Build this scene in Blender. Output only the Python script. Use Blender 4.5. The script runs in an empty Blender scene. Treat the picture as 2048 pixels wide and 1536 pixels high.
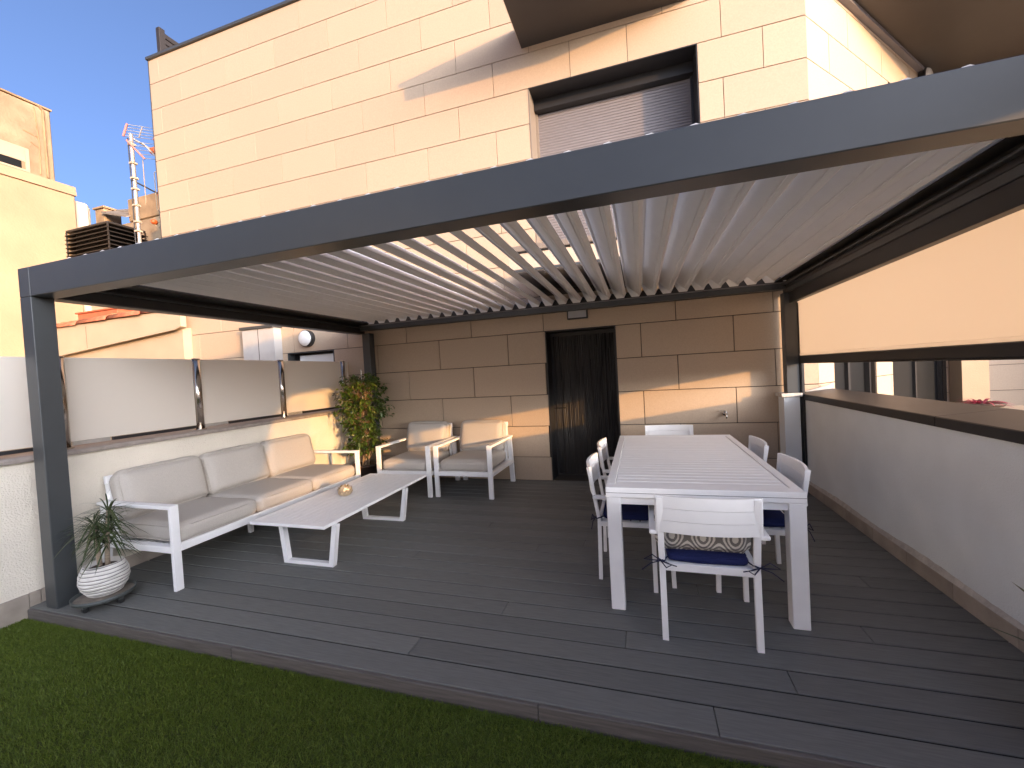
import bpy, bmesh, math, random
import numpy as np
from mathutils import Vector, Matrix
R = math.radians
random.seed(7); rng = np.random.default_rng(7)
scene = bpy.context.scene
C = scene.collection

# ------------------------------------------------------------------ camera, sky, sun, exposure
cd = bpy.data.cameras.new('camera'); cam = bpy.data.objects.new('camera', cd); C.objects.link(cam)
cd.sensor_fit = 'HORIZONTAL'; cd.sensor_width = 36.0; cd.lens = 828.0 / 2048 * 36.0
cd.clip_start = 0.05; cd.clip_end = 3000
FW = Vector((-0.29576249, 0.95491182, -0.02584521)); RT = Vector((0.9541546, 0.29400953, -0.05610168)); UP = Vector((0.04597342, 0.0412531, 0.99809049))
M = Matrix.Identity(4)
for i in range(3):
    M[i][0], M[i][1], M[i][2] = RT[i], UP[i], -FW[i]
M[0][3], M[1][3], M[2][3] = 0.0, -5.54788575, 1.5052
cam.matrix_world = M
scene.camera = cam

SUN = Vector((1.0, -0.62, 0.146)).normalized()          # towards the sun
SUN_EL = math.asin(SUN.z); SUN_AZ = math.atan2(SUN.x, SUN.y)
world = bpy.data.worlds.new('World'); scene.world = world; world.use_nodes = True
wn = world.node_tree.nodes; wl = world.node_tree.links; wn.clear()
sky = wn.new('ShaderNodeTexSky'); sky.sky_type = 'NISHITA'; sky.sun_disc = False
sky.sun_elevation = SUN_EL; sky.sun_rotation = SUN_AZ; sky.altitude = 50
sky.air_density = 0.25; sky.dust_density = 7.0; sky.ozone_density = 1.9
bg = wn.new('ShaderNodeBackground'); bg.inputs['Strength'].default_value = 0.15
wo = wn.new('ShaderNodeOutputWorld')
wl.new(sky.outputs[0], bg.inputs[0]); wl.new(bg.outputs[0], wo.inputs[0])
sd = bpy.data.lights.new('sun', 'SUN'); sd.energy = 2.0; sd.angle = R(0.6); sd.color = (0.54, 0.28, 0.085)
so = bpy.data.objects.new('sun', sd); C.objects.link(so); so.location = (20, -12, 10)
so.rotation_euler = SUN.to_track_quat('Z', 'Y').to_euler()
scene.view_settings.view_transform = 'Standard'; scene.view_settings.look = 'None'
scene.view_settings.exposure = 2.48; scene.view_settings.gamma = 1.0
scene.view_settings.use_curve_mapping = False

# ------------------------------------------------------------------ materials
MATS = {}
def mat(name, col, rough=0.6, var=0.08, scale=6.0, bump=0.0, bscale=200.0, metal=0.0, spec=0.5, stretch=(1, 1, 1), objvar=0.0, col2=None, coat=0.0, detail=4.0, dist=0.01):
    m = bpy.data.materials.new(name); m.use_nodes = True
    n = m.node_tree.nodes; l = m.node_tree.links
    p = n['Principled BSDF']
    p.inputs['Roughness'].default_value = rough; p.inputs['Metallic'].default_value = metal
    p.inputs['Specular IOR Level'].default_value = spec
    if coat: p.inputs['Coat Weight'].default_value = coat; p.inputs['Coat Roughness'].default_value = 0.25
    tc = n.new('ShaderNodeTexCoord'); mp = n.new('ShaderNodeMapping'); mp.inputs['Scale'].default_value = stretch
    l.new(tc.outputs['Object'], mp.inputs[0])
    oi = n.new('ShaderNodeObjectInfo')
    addv = n.new('ShaderNodeVectorMath'); addv.operation = 'ADD'
    sc_ = n.new('ShaderNodeVectorMath'); sc_.operation = 'SCALE'; sc_.inputs['Scale'].default_value = 37.0
    cmb = n.new('ShaderNodeCombineXYZ'); l.new(oi.outputs['Random'], cmb.inputs[0]); l.new(oi.outputs['Random'], cmb.inputs[1])
    l.new(cmb.outputs[0], sc_.inputs[0]); l.new(mp.outputs[0], addv.inputs[0]); l.new(sc_.outputs[0], addv.inputs[1])
    no = n.new('ShaderNodeTexNoise'); no.inputs['Scale'].default_value = scale; no.inputs['Detail'].default_value = detail
    l.new(addv.outputs[0], no.inputs['Vector'])
    c = Vector(col)
    ramp = n.new('ShaderNodeMixRGB'); ramp.blend_type = 'MIX'
    a = tuple(max(0, x * (1 - var)) for x in c) + (1,)
    b = (tuple(col2) if col2 else tuple(min(1, x * (1 + var)) for x in c)) + (1,)
    ramp.inputs[1].default_value = a; ramp.inputs[2].default_value = b
    cr = n.new('ShaderNodeMapRange'); cr.inputs['From Min'].default_value = 0.3; cr.inputs['From Max'].default_value = 0.7
    l.new(no.outputs['Fac'], cr.inputs['Value']); l.new(cr.outputs[0], ramp.inputs[0])
    out = ramp.outputs[0]
    if objvar:
        hs = n.new('ShaderNodeHueSaturation')
        mr = n.new('ShaderNodeMapRange'); mr.inputs['To Min'].default_value = 1 - objvar; mr.inputs['To Max'].default_value = 1 + objvar
        l.new(oi.outputs['Random'], mr.inputs['Value']); l.new(mr.outputs[0], hs.inputs['Value']); l.new(out, hs.inputs['Color']); out = hs.outputs[0]
    l.new(out, p.inputs['Base Color'])
    if bump:
        nb = n.new('ShaderNodeTexNoise'); nb.inputs['Scale'].default_value = bscale; nb.inputs['Detail'].default_value = 3.0
        l.new(addv.outputs[0], nb.inputs['Vector'])
        bm_ = n.new('ShaderNodeBump'); bm_.inputs['Strength'].default_value = bump; bm_.inputs['Distance'].default_value = dist
        l.new(nb.outputs['Fac'], bm_.inputs['Height']); l.new(bm_.outputs[0], p.inputs['Normal'])
    MATS[name] = m
    return m

m_panel = mat('porcelain_panel', (0.44, 0.34, 0.245), 0.55, 0.05, 60, 0.12, 400, objvar=0.035, dist=0.002)
m_joint = mat('panel_joint', (0.05, 0.04, 0.03), 0.8)
m_anth = mat('anthracite_aluminium', (0.045, 0.05, 0.053), 0.38, 0.04, 8, 0.05, 900, spec=0.6, dist=0.001)
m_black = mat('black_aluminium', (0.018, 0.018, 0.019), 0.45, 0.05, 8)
m_louv = mat('white_louvre_paint', (0.80, 0.79, 0.77), 0.45, 0.02, 5)
m_white = mat('white_powder_coat', (0.84, 0.84, 0.84), 0.42, 0.02, 12, 0.05, 700, dist=0.001)
m_stucco = mat('white_stucco', (0.74, 0.68, 0.58), 0.85, 0.05, 3, 0.6, 90, dist=0.012)
m_stucco2 = mat('grey_white_render', (0.80, 0.84, 0.845), 0.85, 0.05, 2.5, 0.5, 130, dist=0.006)
m_coping_stone = mat('stone_coping', (0.30, 0.26, 0.23), 0.5, 0.2, 14, 0.2, 120, dist=0.003)
m_skirt = mat('beige_skirting_tile', (0.36, 0.31, 0.26), 0.55, 0.18, 7, 0.15, 120, objvar=0.08, dist=0.003)
m_mortar = mat('mortar_fillet', (0.52, 0.49, 0.45), 0.9, 0.15, 20, 0.5, 60, dist=0.01)
m_deck = mat('composite_deck', (0.152, 0.154, 0.143), 0.7, 0.14, 14, 0.35, 60, stretch=(0.6, 9, 9), objvar=0.11, dist=0.003)
m_deckend = mat('deck_fascia', (0.11, 0.098, 0.09), 0.6, 0.25, 10, 0.5, 40, stretch=(0.5, 9, 9), dist=0.004)
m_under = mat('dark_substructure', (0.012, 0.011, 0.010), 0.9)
m_turfbase = mat('turf_backing', (0.07, 0.085, 0.015), 0.95, 0.3, 9)
m_cush = mat('light_grey_cushion_fabric', (0.46, 0.425, 0.38), 0.9, 0.07, 160, 0.35, 700, spec=0.2, dist=0.002)
m_navy = mat('navy_pad_fabric', (0.016, 0.022, 0.085), 0.9, 0.12, 150, 0.3, 600, spec=0.15, dist=0.002)
m_cord = mat('navy_cord', (0.012, 0.015, 0.045), 0.85)
m_steel = mat('polished_steel', (0.55, 0.50, 0.45), 0.18, 0.03, 10, metal=1.0)
m_chrome = mat('chrome', (0.6, 0.58, 0.55), 0.15, 0.03, 10, metal=1.0)
m_gold = mat('antique_gold_ceramic', (0.62, 0.50, 0.33), 0.32, 0.25, 25, 0.3, 60, metal=0.55, dist=0.004)
m_alu = mat('galvanised_alu', (0.50, 0.48, 0.45), 0.45, 0.08, 20, metal=0.6)
m_shutter = mat('grey_shutter', (0.19, 0.18, 0.19), 0.5, 0.03, 6)
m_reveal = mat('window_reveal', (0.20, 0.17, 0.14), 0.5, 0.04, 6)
m_doorrib = mat('dark_ribbed_door', (0.022, 0.019, 0.017), 0.55, 0.3, 30, stretch=(14, 14, 0.8))
m_soffit = mat('dark_bronze_soffit', (0.040, 0.035, 0.032), 0.5, 0.06, 3, 0.04, 500, dist=0.002)
m_pier = mat('grey_pier_render', (0.40, 0.385, 0.37), 0.85, 0.06, 6, 0.3, 120, dist=0.004)
m_fascia = mat('beige_fascia', (0.50, 0.42, 0.33), 0.7, 0.05, 5)
m_cream = mat('cream_render', (0.37, 0.27, 0.17), 0.9, 0.10, 1.2, 0.3, 30, dist=0.02)
m_cream2 = mat('pale_cream_render', (0.43, 0.345, 0.245), 0.9, 0.06, 1.6, 0.3, 60, dist=0.01)
m_oldcream = mat('weathered_cream_render', (0.29, 0.20, 0.12), 0.9, 0.25, 1.6, 0.4, 20, dist=0.03, col2=(0.39, 0.29, 0.185))
m_brown = mat('weathered_brown_render', (0.30, 0.20, 0.11), 0.9, 0.28, 2.5, 0.4, 25, dist=0.03)
m_white_r = mat('white_old_render', (0.55, 0.51, 0.42), 0.9, 0.08, 2)
m_slate = mat('grey_roof_sheet', (0.20, 0.165, 0.13), 0.8, 0.2, 8)
m_terra = mat('terracotta_tile', (0.40, 0.13, 0.065), 0.75, 0.4, 9, 0.4, 40, objvar=0.15, dist=0.01)
m_redwall = mat('red_painted_render', (0.46, 0.12, 0.055), 0.85, 0.15, 6)
m_moss = mat('mortar_rubble', (0.42, 0.28, 0.13), 0.95, 0.4, 25, 0.6, 40, dist=0.02)
m_vent = mat('dark_vent_metal', (0.030, 0.026, 0.024), 0.5, 0.1, 8)
m_orange = mat('orange_plastic', (0.62, 0.13, 0.03), 0.5)
m_pink = mat('faded_red_plastic', (0.55, 0.16, 0.13), 0.6)
m_glassdark = mat('dark_window_glass', (0.010, 0.011, 0.012), 0.45, 0.05, 3, spec=0.18)
m_lampw = mat('opal_lamp_glass', (0.72, 0.72, 0.70), 0.25)
m_lampg = mat('frosted_lamp_glass', (0.36, 0.36, 0.37), 0.3)
m_soil = mat('potting_soil', (0.045, 0.024, 0.016), 0.95, 0.3, 60, 0.6, 80, dist=0.01)
m_potw = mat('white_glazed_pot', (0.68, 0.66, 0.62), 0.6, 0.08, 20, 0.2, 80, dist=0.003)
m_potg = mat('grey_pot_groove', (0.22, 0.21, 0.20), 0.8, 0.2, 30)
m_caddy = mat('grey_green_plastic', (0.075, 0.085, 0.082), 0.5, 0.1, 10)
m_caddyin = mat('dusty_tray_inside', (0.20, 0.17, 0.14), 0.85, 0.3, 15)
m_potb = mat('brown_planter', (0.055, 0.034, 0.026), 0.55, 0.15, 10)
m_stem = mat('pale_cane_stem', (0.36, 0.29, 0.22), 0.8, 0.3, 30, stretch=(1, 1, 8))
m_ficstem = mat('ficus_bark', (0.27, 0.19, 0.12), 0.7, 0.2, 30)
def leafmat(name, c1, c2, c3, tr=0.25, rough=0.35):
    m = bpy.data.materials.new(name); m.use_nodes = True; n = m.node_tree.nodes; l = m.node_tree.links
    p = n['Principled BSDF']; p.inputs['Roughness'].default_value = rough
    at = n.new('ShaderNodeAttribute'); at.attribute_name = 'tint'
    r = n.new('ShaderNodeValToRGB'); r.color_ramp.elements[0].color = c1 + (1,); r.color_ramp.elements[1].color = c3 + (1,)
    e = r.color_ramp.elements.new(0.5); e.color = c2 + (1,)
    l.new(at.outputs['Fac'], r.inputs[0]); l.new(r.outputs[0], p.inputs['Base Color'])
    t = n.new('ShaderNodeBsdfTranslucent'); l.new(r.outputs[0], t.inputs[0])
    mx = n.new('ShaderNodeMixShader'); mx.inputs[0].default_value = tr
    l.new(p.outputs[0], mx.inputs[1]); l.new(t.outputs[0], mx.inputs[2]); l.new(mx.outputs[0], n['Material Output'].inputs[0])
    return m
m_leaf = leafmat('ficus_leaf', (0.030, 0.062, 0.010), (0.065, 0.12, 0.018), (0.16, 0.20, 0.045))
m_drac = leafmat('dracaena_leaf', (0.030, 0.050, 0.018), (0.060, 0.085, 0.030), (0.12, 0.13, 0.06), 0.15)
m_red = leafmat('red_bromeliad_leaf', (0.10, 0.015, 0.03), (0.35, 0.03, 0.08), (0.55, 0.10, 0.15))
m_grass = leafmat('turf_blade', (0.085, 0.128, 0.015), (0.16, 0.225, 0.03), (0.27, 0.32, 0.065), 0.3, 0.6)

# milky glass, screen cloth, patterned pillow
def milky():
    m = bpy.data.materials.new('milky_glass'); m.use_nodes = True; n = m.node_tree.nodes; l = m.node_tree.links
    p = n['Principled BSDF']; p.inputs['Base Color'].default_value = (0.82, 0.78, 0.71, 1); p.inputs['Roughness'].default_value = 0.22
    t = n.new('ShaderNodeBsdfTranslucent'); t.inputs[0].default_value = (0.84, 0.81, 0.75, 1)
    mx = n.new('ShaderNodeMixShader'); mx.inputs[0].default_value = 0.35
    l.new(p.outputs[0], mx.inputs[1]); l.new(t.outputs[0], mx.inputs[2]); l.new(mx.outputs[0], n['Material Output'].inputs[0])
    return m
m_milky = milky()
def cloth():
    m = bpy.data.materials.new('cream_screen_cloth'); m.use_nodes = True; n = m.node_tree.nodes; l = m.node_tree.links
    p = n['Principled BSDF']; p.inputs['Base Color'].default_value = (0.66, 0.58, 0.48, 1); p.inputs['Roughness'].default_value = 0.8
    t = n.new('ShaderNodeBsdfTranslucent'); t.inputs[0].default_value = (0.64, 0.56, 0.46, 1)
    tr = n.new('ShaderNodeBsdfTransparent'); tr.inputs[0].default_value = (1.0, 0.95, 0.88, 1)
    tc = n.new('ShaderNodeTexCoord'); nz = n.new('ShaderNodeTexNoise'); nz.inputs['Scale'].default_value = 500
    l.new(tc.outputs['Object'], nz.inputs['Vector'])
    bp = n.new('ShaderNodeBump'); bp.inputs['Strength'].default_value = 0.25; bp.inputs['Distance'].default_value = 0.002
    l.new(nz.outputs['Fac'], bp.inputs['Height']); l.new(bp.outputs[0], p.inputs['Normal'])
    mx = n.new('ShaderNodeMixShader'); mx.inputs[0].default_value = 0.6
    l.new(p.outputs[0], mx.inputs[1]); l.new(t.outputs[0], mx.inputs[2])
    m2 = n.new('ShaderNodeMixShader'); m2.inputs[0].default_value = 0.05
    l.new(mx.outputs[0], m2.inputs[1]); l.new(tr.outputs[0], m2.inputs[2]); l.new(m2.outputs[0], n['Material Output'].inputs[0])
    return m
m_cloth = cloth()
def ikat():
    m = bpy.data.materials.new('grey_cream_ogee_fabric'); m.use_nodes = True; n = m.node_tree.nodes; l = m.node_tree.links
    p = n['Principled BSDF']; p.inputs['Roughness'].default_value = 0.9
    tc = n.new('ShaderNodeTexCoord'); sp = n.new('ShaderNodeSeparateXYZ'); l.new(tc.outputs['Object'], sp.inputs[0])
    nz = n.new('ShaderNodeTexNoise'); nz.inputs['Scale'].default_value = 220; l.new(tc.outputs['Object'], nz.inputs['Vector'])
    def mth(op, a, b=None, c=None):
        k = n.new('ShaderNodeMath'); k.operation = op
        for i, v in enumerate((a, b, c)):
            if v is None: continue
            if isinstance(v, (int, float)): k.inputs[i].default_value = v
            else: l.new(v, k.inputs[i])
        return k.outputs[0]
    P = 0.158; Q = 0.21
    cx = mth('COSINE', mth('MULTIPLY', sp.outputs[0], 2 * math.pi / P))
    cz = mth('COSINE', mth('ADD', mth('MULTIPLY', sp.outputs[2], 2 * math.pi / Q), 1.1))
    v = mth('ADD', mth('ADD', cx, cz), mth('MULTIPLY', mth('SUBTRACT', nz.outputs['Fac'], 0.5), 0.22))
    s = mth('MULTIPLY', mth('COSINE', mth('MULTIPLY', mth('SUBTRACT', mth('ABSOLUTE', v), 2.0), 2 * math.pi / 0.78)), -1.0)
    r = n.new('ShaderNodeMapRange'); r.inputs['From Min'].default_value = -0.12; r.inputs['From Max'].default_value = 0.12
    l.new(s, r.inputs['Value'])
    mc = n.new('ShaderNodeMixRGB'); mc.inputs[1].default_value = (0.60, 0.57, 0.51, 1); mc.inputs[2].default_value = (0.16, 0.15, 0.14, 1)
    l.new(r.outputs[0], mc.inputs[0]); l.new(mc.outputs[0], p.inputs['Base Color'])
    return m
m_ikat = ikat()

# ------------------------------------------------------------------ mesh helpers
class MB:
    def __init__(s): s.v = []; s.f = []; s.mi = []
    def add(s, verts, faces, mi=0):
        o = len(s.v); s.v.extend([tuple(v) for v in verts]); s.f.extend([tuple(i + o for i in f) for f in faces]); s.mi.extend([mi] * len(faces)); return s
    def box(s, x0, x1, y0, y1, z0, z1, b=0.0, mi=0):
        if x1 < x0: x0, x1 = x1, x0
        if y1 < y0: y0, y1 = y1, y0
        if z1 < z0: z0, z1 = z1, z0
        b = min(b, (x1 - x0) * .45, (y1 - y0) * .45, (z1 - z0) * .45)
        if b <= 0:
            v = [(x0, y0, z0), (x1, y0, z0), (x1, y1, z0), (x0, y1, z0), (x0, y0, z1), (x1, y0, z1), (x1, y1, z1), (x0, y1, z1)]
            return s.add(v, [(0, 3, 2, 1), (4, 5, 6, 7), (0, 1, 5, 4), (1, 2, 6, 5), (2, 3, 7, 6), (3, 0, 4, 7)], mi)
        bm = bmesh.new(); bmesh.ops.create_cube(bm, size=1)
        bmesh.ops.scale(bm, vec=(x1 - x0, y1 - y0, z1 - z0), verts=bm.verts)
        bmesh.ops.translate(bm, vec=((x0 + x1) / 2, (y0 + y1) / 2, (z0 + z1) / 2), verts=bm.verts)
        bmesh.ops.bevel(bm, geom=bm.edges[:], offset=b, segments=1, affect='EDGES', profile=0.5)
        s.frombm(bm, mi); bm.free(); return s
    def frombm(s, bm, mi=0):
        bm.verts.index_update()
        return s.add([v.co[:] for v in bm.verts], [[v.index for v in f.verts] for f in bm.faces], mi)
    def prism(s, poly, axis, a, b, mi=0):
        # poly in the two remaining axes (order x,y,z minus axis)
        def P(u, w, t): return {'x': (t, u, w), 'y': (u, t, w), 'z': (u, w, t)}[axis]
        n = len(poly); v = [P(u, w, a) for u, w in poly] + [P(u, w, b) for u, w in poly]
        f = [tuple(range(n))[::-1], tuple(range(n, 2 * n))] + [(i, (i + 1) % n, n + (i + 1) % n, n + i) for i in range(n)]
        return s.add(v, f, mi)
    def bar(s, p, q, w, h, mi=0, up=(0, 0, 1)):
        p, q = Vector(p), Vector(q); d = (q - p).normalized(); u = Vector(up)
        if abs(d.dot(u)) > .98: u = Vector((0, 1, 0))
        a = d.cross(u).normalized(); c = a.cross(d).normalized()
        v = []
        for e in (p, q):
            for i, j in ((-1, -1), (1, -1), (1, 1), (-1, 1)): v.append(e + a * (i * w / 2) + c * (j * h / 2))
        return s.add(v, [(0, 3, 2, 1), (4, 5, 6, 7), (0, 1, 5, 4), (1, 2, 6, 5), (2, 3, 7, 6), (3, 0, 4, 7)], mi)
    def tube(s, pts, r, n=8, mi=0, caps=True):
        pts = [Vector(p) for p in pts]; rs = r if isinstance(r, (list, tuple)) else [r] * len(pts)
        v = []; f = []
        prev = None
        for i, p in enumerate(pts):
            d = (pts[min(i + 1, len(pts) - 1)] - pts[max(i - 1, 0)]).normalized()
            if prev is None:
                a = d.orthogonal().normalized()
            else:
                a = (prev - d * prev.dot(d)).normalized()
            prev = a; c = d.cross(a)
            for k in range(n):
                t = 2 * math.pi * k / n; v.append(p + (a * math.cos(t) + c * math.sin(t)) * rs[i])
        for i in range(len(pts) - 1):
            for k in range(n): f.append((i * n + k, i * n + (k + 1) % n, (i + 1) * n + (k + 1) % n, (i + 1) * n + k))
        if caps: f.append(tuple(range(n))[::-1]); f.append(tuple((len(pts) - 1) * n + k for k in range(n)))
        return s.add(v, f, mi)
    def lathe(s, prof, c=(0, 0, 0), n=32, mi=None, wob=None):
        v = []; f = []; mis = []
        for i, (r, z) in enumerate(prof):
            for k in range(n):
                t = 2 * math.pi * k / n; dz = wob(i, t) if wob else 0
                v.append((c[0] + r * math.cos(t), c[1] + r * math.sin(t), c[2] + z + dz))
        for i in range(len(prof) - 1):
            for k in range(n):
                f.append((i * n + k, i * n + (k + 1) % n, (i + 1) * n + (k + 1) % n, (i + 1) * n + k)); mis.append(mi[i] if mi else 0)
        o = len(s.f); s.add(v, f); s.mi[o:] = mis
        s.add(v[:n], [tuple(range(n))[::-1]]); s.add(v[-n:], [tuple(range(n))])
        return s
    def mesh(s, name, mats, smooth=False):
        me = bpy.data.meshes.new(name); me.from_pydata(s.v, [], s.f)
        for m in (mats if isinstance(mats, (list, tuple)) else [mats]): me.materials.append(m)
        me.polygons.foreach_set('material_index', s.mi)
        if smooth: me.polygons.foreach_set('use_smooth', [True] * len(s.f))
        me.update(); return me
    def build(s, name, mats, parent=None, smooth=False, loc=None):
        o = bpy.data.objects.new(name, s.mesh(name, mats, smooth)); C.objects.link(o)
        if parent: o.parent = parent
        if loc: o.location = loc
        return o

def tag(o, label=None, cat=None, group=None, kind=None):
    if label: o['label'] = label
    if cat: o['category'] = cat
    if group: o['group'] = group
    if kind: o['kind'] = kind
    return o
def thing(name, label, cat, loc=(0, 0, 0), rz=0, group=None):
    o = bpy.data.objects.new(name, None); C.objects.link(o); o.location = loc; o.rotation_euler = (0, 0, rz); o.empty_display_size = 0.1
    return tag(o, label, cat, group)
def inst(me, name, parent, loc=(0, 0, 0), rot=(0, 0, 0)):
    o = bpy.data.objects.new(name, me); C.objects.link(o); o.parent = parent; o.location = loc; o.rotation_euler = rot; return o
def copy_tree(o, parent=None):
    c = o.copy(); C.objects.link(c)
    if parent: c.parent = parent
    for ch in o.children: copy_tree(ch, c)
    return c
def shade_auto(o, ang=35):
    me = o.data; me.polygons.foreach_set('use_smooth', [True] * len(me.polygons))
    bm = bmesh.new(); bm.from_mesh(me)
    for e in bm.edges:
        if len(e.link_faces) == 2 and e.calc_face_angle(0) > R(ang): e.smooth = False
    bm.to_mesh(me); bm.free(); return o

def cushion(w, d, h, r=0.05, puff=0.025, seed=0, n=18, wrinkle=0.004, pipe=True):
    """soft cushion centred at origin, w along x, d along y, h along z"""
    rs = np.random.default_rng(seed); ph = rs.uniform(0, 6.28, 12)
    bm = bmesh.new(); bmesh.ops.create_cube(bm, size=2)
    bmesh.ops.subdivide_edges(bm, edges=bm.edges[:], cuts=n, use_grid_fill=True)
    hx, hy, hz = w / 2, d / 2, h / 2; r = min(r, hz * .95)
    for v in bm.verts:
        u, t, k = v.co
        def wp(q): return math.sin(q * math.pi / 2) * .35 + q * .65
        x, y, z = wp(u) * hx, wp(t) * hy, k * hz
        ix, iy, iz = max(-hx + r, min(hx - r, x)), max(-hy + r, min(hy - r, y)), max(-hz + r, min(hz - r, z))
        dv = Vector((x - ix, y - iy, z - iz))
        if dv.length > 1e-6: dv = dv.normalized() * r
        p = Vector((ix, iy, iz)) + dv
        a = max(0, 1 - u ** 4) * max(0, 1 - t ** 4)
        p.z += puff * a * k
        p.y += (puff * .5) * (1 - k ** 2) * t * abs(t) * (1 - u ** 4); p.x += (puff * .4) * (1 - k ** 2) * u * abs(u) * (1 - t ** 4)
        ed = (abs(u) ** 3 + abs(t) ** 3) / 2
        wr = sum(math.sin(ph[i] + (6 + 5 * i) * u * math.cos(ph[i + 6]) + (6 + 4 * i) * t * math.sin(ph[i + 6])) for i in range(6)) / 6
        nn = Vector((u * .3, t * .3, k)).normalized()
        p += nn * wr * wrinkle * (0.4 + ed)
        v.co = p
    mb = MB(); mb.frombm(bm); bm.free()
    if pipe:
        rr = 0.0045
        for sz in (-1, 1):
            pts = []
            zc = sz * (hz - r * .35); ex, ey = hx - r * .12 + puff * .1, hy - r * .12 + puff * .1
            for i in range(41):
                t = 2 * math.pi * i / 40; cx, cy = math.cos(t), math.sin(t)
                k = 1 / max(abs(cx) ** 8 + abs(cy) ** 8, 1e-9) ** (1 / 8)
                pts.append((cx * k * ex, cy * k * ey, zc + 0.002 * math.sin(5 * t + ph[0])))
            mb.tube(pts, rr, 5, caps=False)
    return mb

# leaf clouds: list of (pos, dir, up, length, width, tint)
def leaves_mesh(name, L, material, fold=0.25, droop=0.3, segs=3):
    V = []; F = []; T = []
    for (p, d, n, ln, wd, tint) in L:
        d = d.normalized(); a = d.cross(n)
        if a.length < 1e-4: a = d.orthogonal()
        a.normalize(); n = a.cross(d).normalized()
        o = len(V); prof = [0.0, .85, 1.0, 0.0] if segs == 3 else [.35] + [1.0] * (segs - 1) + [0.0]
        for i in range(segs + 1):
            t = i / segs; c = p + d * (ln * t) - Vector((0, 0, 1)) * (droop * ln * t * t)
            w = wd / 2 * prof[i] * (1.0 if segs == 3 else (1 - .55 * t))
            V.append(c - a * w + n * (fold * w)); V.append(c); V.append(c + a * w + n * (fold * w))
        for i in range(segs):
            b = o + i * 3
            F.append((b, b + 1, b + 4, b + 3)); F.append((b + 1, b + 2, b + 5, b + 4))
        T.extend([tint] * ((segs + 1) * 3))
    me = bpy.data.meshes.new(name); me.from_pydata([v[:] for v in V], [], F); me.materials.append(material)
    at = me.attributes.new('tint', 'FLOAT', 'POINT'); at.data.foreach_set('value', T)
    me.polygons.foreach_set('use_smooth', [True] * len(F)); me.update()
    return me
def rv(s=1.0): return Vector((random.gauss(0, s), random.gauss(0, s), random.gauss(0, s)))

# ================================================================== THE SETTING
XL, XR = -4.336, 1.74
DF = -3.765                       # deck front edge
g = MB().box(-900, 900, -900, 900, -14.2, -14.0).build('ground', m_oldcream); tag(g, kind='structure')
slab = MB().box(-4.9, 2.4, -12, 0.0, -0.6, -0.125).build('roof_slab', m_stucco2); tag(slab, kind='structure')
tb = MB().box(XL, XR, -12, DF - 0.024, -0.125, -0.079).build('turf_ground', m_turfbase); tag(tb, kind='structure')

def turf():
    N = 340000
    x = rng.uniform(XL + .01, 0.9, N); y = DF - 0.03 - rng.uniform(0, 1, N) ** 1.25 * 1.75
    keep = (y > -5.4 - 0.1 * x); x = x[keep]; y = y[keep]; N = len(x)
    clump = np.sin(x * 9 + 1.3 * np.sin(y * 7)) * np.sin(y * 11 + np.sin(x * 5)) * .5 + np.sin(x * 2.1 + y * 1.7) * .5
    h = rng.uniform(.014, .025, N) * (1 + .12 * clump); a = rng.uniform(0, 6.283, N); w = rng.uniform(.0010, .0018, N)
    lean = rng.normal(0, .010, (N, 2)) + np.stack([.006 + .006 * clump, -.004 + 0 * clump], 1)
    ca, sa = np.cos(a) * w, np.sin(a) * w; z = np.full(N, -.080)
    V = np.empty((N, 5, 3))
    V[:, 0] = np.stack([x - ca, y - sa, z], 1); V[:, 1] = np.stack([x + ca, y + sa, z], 1)
    mx, my = x + lean[:, 0] * .4, y + lean[:, 1] * .4
    V[:, 2] = np.stack([mx + ca * .8, my + sa * .8, z + h * .6], 1); V[:, 3] = np.stack([mx - ca * .8, my - sa * .8, z + h * .6], 1)
    V[:, 4] = np.stack([x + lean[:, 0], y + lean[:, 1], z + h], 1)
    me = bpy.data.meshes.new('turf'); me.vertices.add(N * 5); me.vertices.foreach_set('co', V.reshape(-1))
    b = np.arange(N) * 5
    lp = np.stack([b, b + 1, b + 2, b + 3, b + 3, b + 2, b + 4], 1).reshape(-1)
    me.loops.add(N * 7); me.loops.foreach_set('vertex_index', lp.astype(np.int32))
    ls = np.stack([np.arange(N) * 7, np.arange(N) * 7 + 4], 1).reshape(-1); lt = np.tile([4, 3], N)
    me.polygons.add(N * 2); me.polygons.foreach_set('loop_start', ls.astype(np.int32)); me.polygons.foreach_set('loop_total', lt.astype(np.int32))
    me.update(calc_edges=True)
    tint = np.clip(rng.normal(.45, .2, N) + .14 * clump, 0, 1)
    at = me.attributes.new('tint', 'FLOAT', 'POINT'); at.data.foreach_set('value', np.repeat(tint, 5))
    me.materials.append(m_grass)
    o = bpy.data.objects.new('turf', me); C.objects.link(o); tag(o, 'short dark green artificial turf in front of the deck', 'turf', kind='stuff')
turf()

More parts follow.
